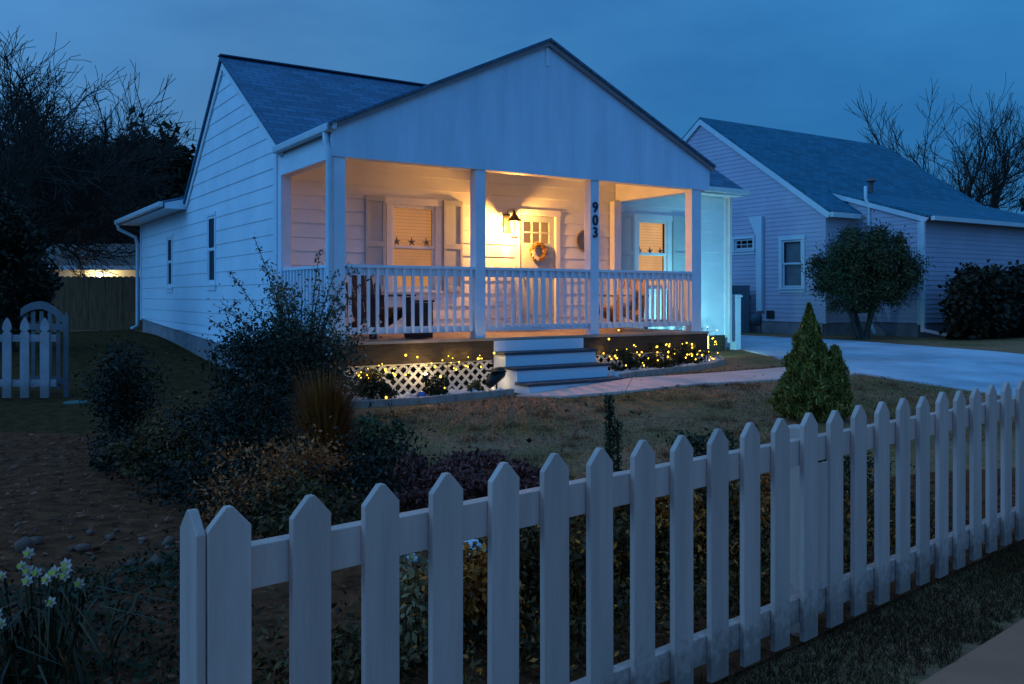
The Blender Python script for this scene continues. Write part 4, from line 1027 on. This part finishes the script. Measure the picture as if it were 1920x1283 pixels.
rocks([pl_, pr_, pr_], 1500, .025, .075, 'white_rocks', M['rock'], 'white landscaping rocks filling the bed before the porch')
bg_ = 'small shrubs in the porch rock bed'
for (u, v, r, h, n, m, lab) in ((.42, -.30, .24, .40, 2600, 'darkgreen', 'dark round shrub at the left end of the rock bed'), (1.22, -.32, .17, .30, 1500, 'darkgreen', 'small upright shrub in front of the lattice middle'), (1.78, -.28, .10, .20, 700, 'green', 'tiny grey green plant among the rocks left of the steps'),
                            (4.28, -.34, .24, .34, 2200, 'darkgreen', 'shrub wound with lights nearest the right of the steps'), (5.02, -.26, .27, .42, 2600, 'darkgreen', 'shrub wound with lights in the middle of the right bed'), (5.75, -.06, .24, .36, 2200, 'darkgreen', 'shrub wound with lights at the right end of the porch')):
    x, y = wxy(u, v); bush('bed_shrub', lab, 'shrub', x, y, (r, r, h), n, .022, m, 26, .16, .5, .4, 7, bg_, .006)
x, y = wxy(7.3, 1.6); bush('bed_shrub', 'thin twiggy shrub against the teal lit wall corner', 'shrub', x, y, (.45, .3, .62), 500, .024, 'green', 22, .16, .5, .6, 14, bg_, .005)
x, y = wxy(.95, -.42); mb = MB(); mb.lathe([(.01, -.065), (.045, -.046), (.065, 0), (.045, .046), (.01, .065)], 16); o = mb.build('garden_ball', M['blueball'], None, smooth=True); o.location = (x, y, gzf(x, y) + .07); tag(o, 'blue glazed ball lying among the white rocks', 'ball')
# stake lamp whose glow lies on the skirt
x, y = wxy(1.12, -.20); sk = thing('stake_lamp', 'little lit stake lamp in front of the lattice', 'lamp', (x, y, gzf(x, y)), ANG)
mb = MB(); mb.tube([(0, 0, 0), (0, 0, .22)], .008, 6); mb.build('stake', M['black'], sk)
mb = MB(); mb.lathe([(.02, .22), (.035, .24), (.04, .30), (.03, .305)], 10); mb.build('lamp_head', M['black'], sk)
mb = MB(); mb.lathe([(.005, .306), (.026, .310), (.005, .322)], 10); mb.build('lens', M['stakeglow'], sk)
light('stake_light', (0, 0, .335), 4.5, (1, .72, .38), .02, parent=sk)
x, y = wxy(2.02, -.42); sp = thing('garden_spotlight', 'dark tilted garden spotlight standing beside the steps', 'spotlight', (x, y, gzf(x, y)), ANG)
mb = MB(); mb.tube([(0, 0, -.02), (0, 0, .16)], .012, 7); mb.build('stake', M['black'], sp)
mb = MB(); mb.tube([(-.13, 0, .12), (-.05, .01, .19), (.06, .02, .27), (.11, .02, .29)], [.055, .075, .085, .06], 12); mb.build('lamp_head', M['black'], sp, smooth=True)
mb = MB(); mb.box(-.12, .09, -.10, .10, .29, .305); mb.build('solar_panel', M['black'], sp)
light('bed_glow', (.03, .12, .14), .9, (1, .80, .52), .03, parent=sp)
# string lights
def string_lights(label, spots, grp='string lights in the porch bed'):
    t = thing('string_lights', label, 'string lights', ground_at(*spots[0][:2]), 0, grp)
    o0 = Vector(t.location); P = [Vector((*wxy(u, v), gzf(*wxy(u, v)) + z)) - o0 for u, v, z in spots]
    mb = MB(); pts = []
    for a, b in zip(P[:-1], P[1:]):
        pts += [a, a.lerp(b, .5) + Vector((0, 0, -.03))]
    pts.append(P[-1]); mb.tube(pts, .0025, 4, False); mb.build('cord', M['wire'], t)
    mb = MB(); mb.lathe([(.003, -.013), (.010, -.006), (.012, 0), (.009, .008), (.003, .013)], 8); first = mb.build('bulb', M['bulb'], t, smooth=True); first.location = P[0]
    for p in P[1:]:
        c = first.copy(); COL.objects.link(c); c.location = p; q_ = random.choice((1.15, .9, .7, .55)); c.scale = (q_, q_, q_)
    for p in P[1::max(1, len(P) // 9)]: light('bulb_light', p + Vector((0, 0, .03)), .55, (1, .66, .16), .015, parent=t)
    return t
ls = [(random.uniform(.08, .75), random.uniform(-.45, -.12), random.uniform(.28, .48)) for _ in range(18)] + [(random.uniform(.8, 2.1), random.uniform(-.2, -.08), random.uniform(.30, .54)) for _ in range(14)] + [(.45, -.5, .10), (1.05, -.12, .52), (1.2, -.3, .40), (1.25, -.45, .15), (1.50, -.1, .50), (1.62, -.16, .42), (1.70, -.24, .36), (1.95, -.12, .44), (1.25, -.35, .28), (2.12, -.2, .50), (.9, -.1, .55), (.8, -.3, .33)]
string_lights('warm string lights draped along the lattice left of the steps', ls)
ls = sorted([(random.uniform(4.0, 6.1), random.uniform(-.48, -.10), random.uniform(.12, .40)) for _ in range(68)] + [(6.3, .1, random.uniform(.2, .6)) for _ in range(5)] + [(6.2 + random.uniform(0, .5), random.uniform(-.0, .5), random.uniform(.2, .55)) for _ in range(8)] + [(4.3, -.1, .62), (4.12, -.1, .50)])
string_lights('warm string lights wound through the shrubs right of the steps', ls)
# a short lit tube at the porch corner
tl = thing('tube_light', 'short glowing yellow tube light at the right porch corner', 'light', (*wxy(6.22, .02), .47), ANG)
mb = MB(); mb.tube([(0, 0, .0), (0, 0, .20)], .016, 8); mb.build('tube', emat('tube_glow', (1, .58, .10), 6), tl, smooth=True)
mb = MB(); mb.tube([(0, 0, -.22), (0, 0, -.002)], .008, 6); mb.build('stake', M['black'], tl)
# teal floodlight on the far front wall
x, y = wxy(6.85, .72); fl = thing('ground_floodlight', 'small teal floodlight at the end of the rock bed lighting the far front wall', 'floodlight', (x, y, gzf(x, y)), ANG - R(40))
mb = MB(); mb.tube([(0, 0, -.02), (0, 0, .08)], .012, 6); mb.build('stake', M['black'], fl)
mb = MB(); mb.tube([(0, -.03, .05), (0, .05, .12)], [.03, .045], 12, True); mb.build('lamp_head', M['black'], fl)
mb = MB(); mb.tube([(0, .0505, .1205), (0, .056, .125)], [.036, .034], 12, True); mb.build('lens', M['tealglow'], fl)
s_ = light('flood_light', (0, .075, .15), 200, (.26, .88, 1.0), .05, 'SPOT', fl); s_.data.spot_size = R(125); s_.data.spot_blend = .9
s_.rotation_euler = Vector((-.12, -1, -.62)).to_track_quat('Z', 'Y').to_euler()

# ------------------------------------------------------------------ garden plants in front
def wand_shrub(name, label, x, y, h, spread, nst, nleaf, size, m, extra=()):
    """arching stems with leaves along them"""
    t = thing(name, label, 'shrub', (x, y, gzf(x, y)), 0); mb = MB(); C = []
    dirs = [(random.gauss(0, 1) * spread, random.gauss(0, .8) * spread, h * random.uniform(.45, 1.0) * (1.05 if random.random() < .8 else .7)) for _ in range(nst)] + list(extra)
    for j, (ex, ey, ez) in enumerate(dirs):
        b = Vector((random.uniform(-.10, .10), random.uniform(-.10, .10), -.02)); e = Vector((ex, ey, ez)); mid = Vector((ex * .35, ey * .35, ez * .62))
        pts = [b.lerp(mid, f / 4) * (1 - (f / 4)) + mid.lerp(e, f / 4) * (f / 4) for f in range(5)]
        pts = [(1 - f) ** 2 * b + 2 * f * (1 - f) * mid + f * f * e for f in np.linspace(0, 1, 7)]
        mb.tube(pts, list(np.linspace(.011, .003, 7)), 5, False)
        k = nleaf if j < nst else int(nleaf * .55)
        for _ in range(k):
            f = random.uniform(.18, 1.0) ** .8; p = (1 - f) ** 2 * b + 2 * f * (1 - f) * mid + f * f * e; s = .085 if j < nst else .028
            C.append(p + Vector((random.gauss(0, s), random.gauss(0, s), random.gauss(0, s * .8))))
        for _ in range(5 if j < nst else 2):
            f = random.uniform(.3, .95); p = (1 - f) ** 2 * b + 2 * f * (1 - f) * mid + f * f * e; q = p + Vector((random.gauss(0, .10), random.gauss(0, .10), random.uniform(.02, .16)))
            mb.tube([p, q], [.004, .002], 4, False); C += [p.lerp(q, random.random()) + Vector((random.gauss(0, .015), random.gauss(0, .015), random.gauss(0, .015))) for _ in range(12)]
    mb.build('stem', M['stem'], t); C = np.array([c[:] for c in C]); V, F = rand_leaves(C, size, .42); npmesh('foliage', V, F, M[m], t); return t
x, y = at(565, 9.3)
wand_shrub('arching_shrub', 'large loose shrub with long arching stems before the left porch post', x, y, 1.42, .33, 46, 190, .024, 'abelia',
           [(-.52, .05, 1.92), (-.75, -.05, 1.55), (.20, 0, 1.78), (.52, .1, 1.62), (-1.10, .3, 1.05), (-.35, .1, 1.62), (.62, .0, 1.42), (.34, .1, 1.55)])
x, y = at(520, 8.9); bush('spruce_mound', 'dark dense evergreen mound at the foot of the arching shrub', 'shrub', x, y, (.85, .7, 1.0), 12000, .026, 'blackgreen', 130, .16, .4)
def cone_points(n, r, h, pw=.8):
    z = h * rng.uniform(0, 1, n) ** 1.25; a = rng.uniform(0, 2 * np.pi, n); prof = r * np.clip(1 - z / h, 0, 1) ** pw * np.clip(.55 + z / h * 4, 0, 1)
    lump = 1 + .18 * np.sin(a * 5 + z * 9) + .14 * np.sin(a * 8 - z * 17) + .10 * np.sin(a * 3 + z * 31)
    rr = prof * lump * np.sqrt(rng.uniform(.35, 1, n)); return np.stack([rr * np.cos(a), rr * np.sin(a), z + .02], -1)
x, y = at(226, 7.6); wand_shrub('drooping_shrub', 'dark drooping shrub standing alone on the left lawn', x, y, .86, .17, 34, 120, .022, 'blackgreen')
x, y = at(1517, 8.9); t = thing('thuja', 'green cone shaped conifer with a side shoot behind the fence', 'conifer', (x, y, gzf(x, y)), 0)
P = np.concatenate([cone_points(22000, .385, 1.14, .98), cone_points(5000, .17, .72, .45) + np.array([.24, -.05, .0])])
Tt = unit(np.stack([P[:, 0] * .8, P[:, 1] * .8, np.full(len(P), .55)], -1) + rng.normal(0, .35, (len(P), 3))); Nn = unit(np.cross(Tt, rng.normal(0, 1, (len(P), 3)))); L = .030 * rng.uniform(.6, 1.3, len(P)); V, F = leaf_quads(P, Tt, Nn, L, L * .30); npmesh('foliage', V, F, M['thuja'], t); mb = MB(); mb.tube([(0, 0, -.02), (0, 0, 1.0)], [.035, .006], 6); mb.build('trunk', M['bark'], t)
# spike of dark foliage
x, y = at(1143, 6.0); t = thing('spire_plant', 'dark upright spire shaped plant at the edge of the lawn', 'plant', (x, y, gzf(x, y)), 0)
z = rng.uniform(.02, .62, 1300); an = rng.uniform(0, 6.28, 1300); rr = rng.uniform(.0, .036, 1300); off = (rng.random(1300) < .35) * .055
P = np.stack([rr * np.cos(an) + off, rr * np.sin(an), z * (1 - .28 * (off > 0))], -1); V, F = rand_leaves(P, .017, .35, np.array([0, 0, .9])); npmesh('foliage', V, F, M['darkgreen'], t); mb = MB(); mb.tube([(0, 0, -.02), (0, 0, .6)], .006, 5); mb.tube([(.055, 0, -.02), (.055, 0, .44)], .006, 5); mb.build('stem', M['stem'], t)
def grassy(name, label, x, y, n, h, sp, m, droop=.3, w=.004, cat='grass clump', group=None):
    """tuft of thin arching blades"""
    t = thing(name, label, cat, (x, y, gzf(x, y)), 0, group)
    a = rng.uniform(0, 6.28, n); r0 = sp * .35 * np.sqrt(rng.uniform(0, 1, n)); hh = h * rng.uniform(.45, 1.05, n); out_ = sp * rng.uniform(.1, 1.1, n)
    d = np.stack([np.cos(a), np.sin(a), np.zeros(n)], -1); sd_ = np.stack([-np.sin(a), np.cos(a), np.zeros(n)], -1) * (w * rng.uniform(.6, 1.4, n))[:, None]
    p0 = d * r0[:, None]; p1 = p0 + d * (out_ * .4)[:, None]; p1[:, 2] = hh * .62; p2 = p0 + d * out_[:, None]; p2[:, 2] = hh * (1 - droop * rng.uniform(0, 1, n)); 
    V = np.stack([p0 - sd_, p0 + sd_, p1 + sd_ * .8, p1 - sd_ * .8, p2 + sd_ * .15, p2 - sd_ * .15], 1).reshape(-1, 3); b = np.arange(n)[:, None] * 6
    F = np.concatenate([b + np.array([[0, 1, 2, 3]]), b + np.array([[3, 2, 4, 5]])]); npmesh('blades', V, F, M[m], t); return t
x, y = at(612, 6.0); grassy('ornamental_grass', 'rust brown ornamental grass clump standing behind the fence end', x, y, 2200, .84, .22, 'rust', .30)
gp = 'low plants in the bed behind the fence'
for (px, d, sh_, n, s_, m, lab) in (
        (510, 5.1, (.46, .34, .46), 5200, .015, 'tan', 'dry tan shrub left of the rust brown grass'),
        (450, 6.5, (.50, .45, .66), 5000, .020, 'blackgreen', 'dark evergreen mound behind the dry tan shrub'),
        (300, 6.2, (.40, .35, .36), 2600, .022, 'olive', 'olive low shrub on the left of the bed'),
        (420, 7.6, (.40, .35, .42), 2200, .022, 'olive', 'yellow green tuft near the cottage foundation'),
        (590, 4.4, (.34, .25, .40), 2200, .020, 'olive', 'olive brown clump at the second picket'),
        (700, 6.9, (.32, .28, .34), 1800, .024, 'green', 'green leafy plant on the lawn edge'),
        (800, 5.5, (.34, .28, .26), 2200, .020, 'purple', 'dark purple leaved plant next to the rust brown grass'),
        (900, 5.7, (.40, .30, .26), 2400, .022, 'purple', 'flat purple leaved plant in the middle of the bed'),
        (985, 5.4, (.34, .28, .24), 2000, .022, 'purple', 'purple leaved plant nearest the lawn'),
        (640, 2.75, (.20, .16, .26), 1500, .016, 'olive', 'olive leaved clump behind the third picket'),
        (770, 3.1, (.17, .15, .38), 1300, .022, 'cream', 'cream variegated plant seen between two pickets'),
        (880, 3.3, (.24, .20, .46), 2600, .020, 'yellow', 'yellowing shrub behind the fifth picket'),
        (985, 3.55, (.26, .20, .44), 2600, .020, 'olive', 'olive shrub behind the sixth picket'),
        (1075, 3.75, (.26, .20, .44), 2600, .019, 'yellow', 'yellowing shrub beneath the dark spire plant'),
        (1160, 4.0, (.28, .22, .46), 2800, .019, 'olive', 'olive shrub right of the dark spire plant'),
        (1245, 4.2, (.28, .22, .42), 2800, .019, 'yellow', 'yellowing shrub in the middle of the fence run'),
        (1330, 4.4, (.28, .22, .42), 2600, .019, 'olive', 'olive shrub left of the fence post'),
        (1410, 4.65, (.28, .22, .40), 2400, .019, 'yellow', 'yellowing shrub just left of the fence post'),
        (1470, 5.1, (.30, .24, .36), 2200, .020, 'darkgreen', 'dark shrub behind the fence post'),
        (1560, 5.8, (.36, .28, .36), 2200, .020, 'darkgreen', 'dark low shrub in front of the thuja'),
        (1330, 6.9, (.35, .3, .22), 1200, .022, 'darkgreen', 'dark low tuft on the lawn edge near the thuja')):
    x, y = at(px, d); bush('bed_plant', lab, 'plant', x, y, sh_, n, s_, m, 30, .17, .42, .42, 8, gp, .005)
# narcissus clump in the foreground
x, y = -1.57, 2.95
nc = thing('narcissus_clump', 'clump of white narcissus in bloom at the lower left corner', 'flowers', (x, y, gzf(x, y) + .012), 0)
n = 95; a = rng.uniform(0, 6.28, n); r0 = .16 * np.sqrt(rng.uniform(0, 1, n)); hh = rng.uniform(.14, .33, n); ou = rng.uniform(.04, .26, n)
c0 = np.stack([np.clip(rng.normal(0, .12, n), -.22, .2), np.clip(rng.normal(0, .10, n), -.2, .2), np.zeros(n)], -1); d = np.stack([np.cos(a), np.sin(a), np.zeros(n)], -1); sd_ = np.stack([-np.sin(a), np.cos(a), np.zeros(n)], -1) * (.006 * rng.uniform(.7, 1.3, n))[:, None]
p1 = c0 + d * (ou * .3)[:, None]; p1[:, 2] = hh * .6; p2 = c0 + d * (ou * .75)[:, None]; p2[:, 2] = hh; p3 = c0 + d * (ou * 1.6)[:, None]; p3[:, 2] = hh * rng.uniform(.65, 1.0, n)
V = np.stack([c0 - sd_, c0 + sd_, p1 + sd_, p1 - sd_, p2 + sd_ * .8, p2 - sd_ * .8, p3 + sd_ * .2, p3 - sd_ * .2], 1).reshape(-1, 3); b = np.arange(n)[:, None] * 8
npmesh('leaves', V, np.concatenate([b + np.array([[0, 1, 2, 3]]), b + np.array([[3, 2, 4, 5]]), b + np.array([[5, 4, 6, 7]])]), M['strap'], nc)
def narcissus_head(loc, nrm, s):
    mb = MB(); nv = Vector(nrm).normalized(); a_ = nv.orthogonal().normalized(); b_ = nv.cross(a_); o_ = Vector(loc)
    for k in range(6):
        t0 = k * math.pi / 3; dv = a_ * math.cos(t0) + b_ * math.sin(t0); e_ = nv.cross(dv)
        q = [o_, o_ + dv * s * .55 + e_ * s * .30 + nv * s * .05, o_ + dv * s - nv * s * (.05 + .1 * random.random()), o_ + dv * s * .55 - e_ * s * .30 + nv * s * .05]; mb.quad(*q)
    return mb
heads = [(-.20, .02, .355), (-.16, -.03, .335), (-.245, .05, .37), (-.10, .08, .40), (-.06, .0, .33), (-.075, .03, .355), (.05, -.03, .37), (.075, -.02, .355), (.03, -.01, .36), (.06, .02, .38), (-.075, -.15, .275), (-.05, -.17, .25), (-.105, -.16, .245), (-.26, -.05, .29), (.09, .05, .305), (.05, -.06, .28), (-.22, -.25, .12), (-.225, .03, .36), (-.185, .0, .34), (-.14, -.01, .35), (-.09, .02, .375), (-.05, .04, .345), (.07, .0, .37), (.02, -.03, .345), (-.07, -.16, .262), (-.28, -.02, .31)]
mbs = MB()
for (hx, hy, hz) in heads:
    f = narcissus_head((hx, hy, hz), (random.uniform(-.3, .5), -1, random.uniform(.0, .5)), random.uniform(.017, .024)).build('flower', M['petal'], nc)
    mb = MB(); mb.tube([(hx, hy - .003, hz), (hx, hy - .016, hz + .003)], [.006, .009], 8); mb.build('cup', M['cup'], f)
    mbs.tube([(hx * .6, hy * .6 + .02, 0), (hx * .9, hy + .015, hz * .7), (hx, hy + .012, hz + .012), (hx, hy + .001, hz)], .003, 5, False)
mbs.build('stem', M['strap'], nc)
# tall dark leaves beside it
x, y = -1.86, 2.86; grassy('strap_plant', 'dark strap leaved plant at the left picture edge below the narcissus', x, y, 90, .26, .30, 'strap', .6, .006, 'plant')

# ------------------------------------------------------------------ mulch, litter, grass
def cover(name, label, poly, n, h, size, m, nclump):
    """low ground cover that grows in drifts"""
    xs = [p[0] for p in poly]; ys = [p[1] for p in poly]; cs = []
    while len(cs) < nclump:
        a, b = random.uniform(min(xs), max(xs)), random.uniform(min(ys), max(ys))
        if inpoly(a, b, poly): cs.append((a, b, random.uniform(.35, 1.0), random.uniform(.07, .17)))
    cs = np.array(cs); k = rng.integers(0, nclump, n); q = cs[k]
    P = np.stack([q[:, 0] + rng.normal(0, 1, n) * q[:, 3], q[:, 1] + rng.normal(0, 1, n) * q[:, 3], np.abs(rng.normal(0, .45, n)) * h * q[:, 2] + .015], -1)
    ok = np.array([inpoly(a, b, poly) for a, b in P[:, :2]]); P = P[ok]; P[:, 2] += gz(P[:, 0], P[:, 1])
    V, F = rand_leaves(P, size, .45, np.array([0, 0, .3])); return stuff(npmesh(name, V, F, M[m], None), label, 'ground cover')
def strip(t0, t1, o0, o1): return [tuple(fpt(t, o)[:2]) for t, o in ((t0, o0), (t1, o0), (t1, o1), (t0, o1))]
cover('ground_cover', 'dark leafy ground cover right behind the picket fence', strip(-1.2, 2.9, -.22, -1.15), 16000, .34, .017, 'olive', 120)
cover('ground_cover', 'yellow flecked leaves among the dark ground cover behind the fence', strip(-.8, 2.6, -.22, -.95), 3000, .40, .014, 'yellow', 70)
cover('ground_cover', 'dark tangle of low shoots filling the bed below the arching shrub', [(-3.1, 8.2), (-1.2, 7.2), (-.5, 6.0), (-.8, 4.4), (-1.5, 4.6), (-2.3, 5.4), (-3.2, 6.6)], 26000, .42, .020, 'blackgreen', 130)
cover('ground_cover', 'olive yellow shoots scattered through the dark bed on the left', [(-3.1, 8.0), (-1.4, 7.0), (-.8, 4.6), (-1.5, 4.8), (-2.2, 5.6), (-3.0, 6.8)], 5000, .42, .014, 'olive2', 22)
cover('ground_cover', 'dark low weeds and leaf litter around the narcissus', [(-2.6, 2.2), (-.75, 1.95), (-.85, 2.6), (-1.0, 3.5), (-1.6, 4.4), (-2.8, 3.6)], 9000, .13, .016, 'darkgreen', 80)
n = 16000; u = rng.uniform(-7.5, 3.5, n); v = rng.uniform(1.6, 8.0, n)
keep = np.array([inpoly(a, b, bed) for a, b in zip(u, v)]); u, v = u[keep], v[keep]; n = len(u)
C = np.stack([u, v, gz(u, v) + .02 + .01 * rng.random(n)], -1); T = unit(np.stack([rng.normal(0, 1, n), rng.normal(0, 1, n), rng.normal(0, .25, n)], -1)); Nn = unit(np.cross(T, np.stack([rng.normal(0, .3, n), rng.normal(0, .3, n), np.ones(n)], -1)))
L = .017 * rng.uniform(.3, 1.5, n); V, F = leaf_quads(C, T, Nn, L, L * rng.uniform(.2, .6, n)); stuff(npmesh('mulch_chips', V, F, M['chip']), 'brown bark chips and dead leaves scattered over the bed', 'mulch')
stp = [(-3.9, -4.6), (-3.1, -4.6), (-2.6, -5.6), (-2.9, -6.0), (-3.6, -5.4)]
rocks([stp], 26, .015, .060, 'bed_stones', M['stone'], 'flat grey stones lying on the mulch behind the flowers', .012)
rocks([[(-2.0, -6.15), (-1.55, -6.15), (-1.55, -5.7), (-2.0, -5.7)]], 60, .03, .075, 'pale_stones', M['rock'], 'pale stones behind the fence under the variegated plant', .012)
def turf(name, pts_fn, n, h, w, m, label):
    x, y = pts_fn(n); n = len(x); a = rng.uniform(0, 6.28, n); hh = h * rng.uniform(.4, 1.3, n); z = gz(x, y)
    d = np.stack([np.cos(a), np.sin(a), np.zeros(n)], -1); p0 = np.stack([x, y, z - .003], -1); s_ = d * (w * rng.uniform(.6, 1.4, n))[:, None]
    tip = p0 + np.stack([rng.normal(0, .5, n) * hh, rng.normal(0, .5, n) * hh, hh], -1)
    V = np.stack([p0 - s_, p0 + s_, tip], 1).reshape(-1, 3); o = npmesh(name, V, np.arange(3 * n).reshape(-1, 3), M[m]); return stuff(o, label, 'grass')
pathpoly = [p for p, _ in walk_edges] + [q for _, q in walk_edges[::-1]]
def lawn_pts(n):
    u = rng.uniform(-6, 7.0, n); v = rng.uniform(-5.6, .4, n); x, y = wxy(u, v)
    k = np.array([(not inpoly(a, b, bed)) and (not inpoly(c, d, pathpoly)) and not (d > -.78 and c > -.05) and b > 4.0 for a, b, c, d in zip(x, y, u, v)]); dens = np.sin(u * 1.7 + np.sin(v * 2.1)) + np.sin(v * 2.3 - u * .6) + rng.normal(0, 1.0, n); k &= dens > -1.0; return x[k], y[k]
turf('lawn_grass', lawn_pts, 90000, .030, .0035, 'blade', 'short dormant lawn grass before the porch')
def verge_pts(n):
    t = rng.uniform(-1.2, 5.0, n); o = rng.uniform(-.10, .42, n); k = (o < .40 + .03 * np.sin(t * 17) + .02 * np.sin(t * 41)); t, o = t[k], o[k]
    return F0.x + FD.x * t + FN.x * o, F0.y + FD.y * t + FN.y * o
turf('verge_grass', verge_pts, 42000, .032, .0026, 'vergeb', 'dark rough grass between the picket fence and the sidewalk')

def tuft_pts(n):
    c = rng.integers(0, 160, n); cu = rng.uniform(-5, 7, 160); cv = rng.uniform(-5.4, -.9, 160); u = cu[c] + rng.normal(0, .06, n); v = cv[c] + rng.normal(0, .05, n); x, y = wxy(u, v)
    k = np.array([(not inpoly(a, b, bed)) and (not inpoly(p, q, pathpoly)) and not (q > -.85 and p > -.05) for a, b, p, q in zip(x, y, u, v)]); return x[k], y[k]
turf('grass_tufts', tuft_pts, 12000, .055, .003, 'blade', 'longer grass tufts standing out of the short lawn')
n = 1500; u = rng.uniform(-5, 7, n); v = rng.uniform(-5.5, -.6, n); x, y = wxy(u, v); k = np.array([not inpoly(p, q, pathpoly) or r < .08 for p, q, r in zip(u, v, rng.random(n))]); x, y = x[k], y[k]; n = len(x)
C = np.stack([x, y, gz(x, y) + .034], -1); T = unit(np.stack([rng.normal(0, 1, n), rng.normal(0, 1, n), rng.normal(0, .3, n)], -1)); Nn = unit(np.cross(T, np.stack([rng.normal(0, .3, n), rng.normal(0, .3, n), np.ones(n)], -1)))
L = .030 * rng.uniform(.5, 1.3, n); V, F = leaf_quads(C, T, Nn, L, L * rng.uniform(.35, .7, n)); stuff(npmesh('fallen_leaves', V, F, M['chip']), 'dry brown leaves fallen over the front lawn', 'leaves')
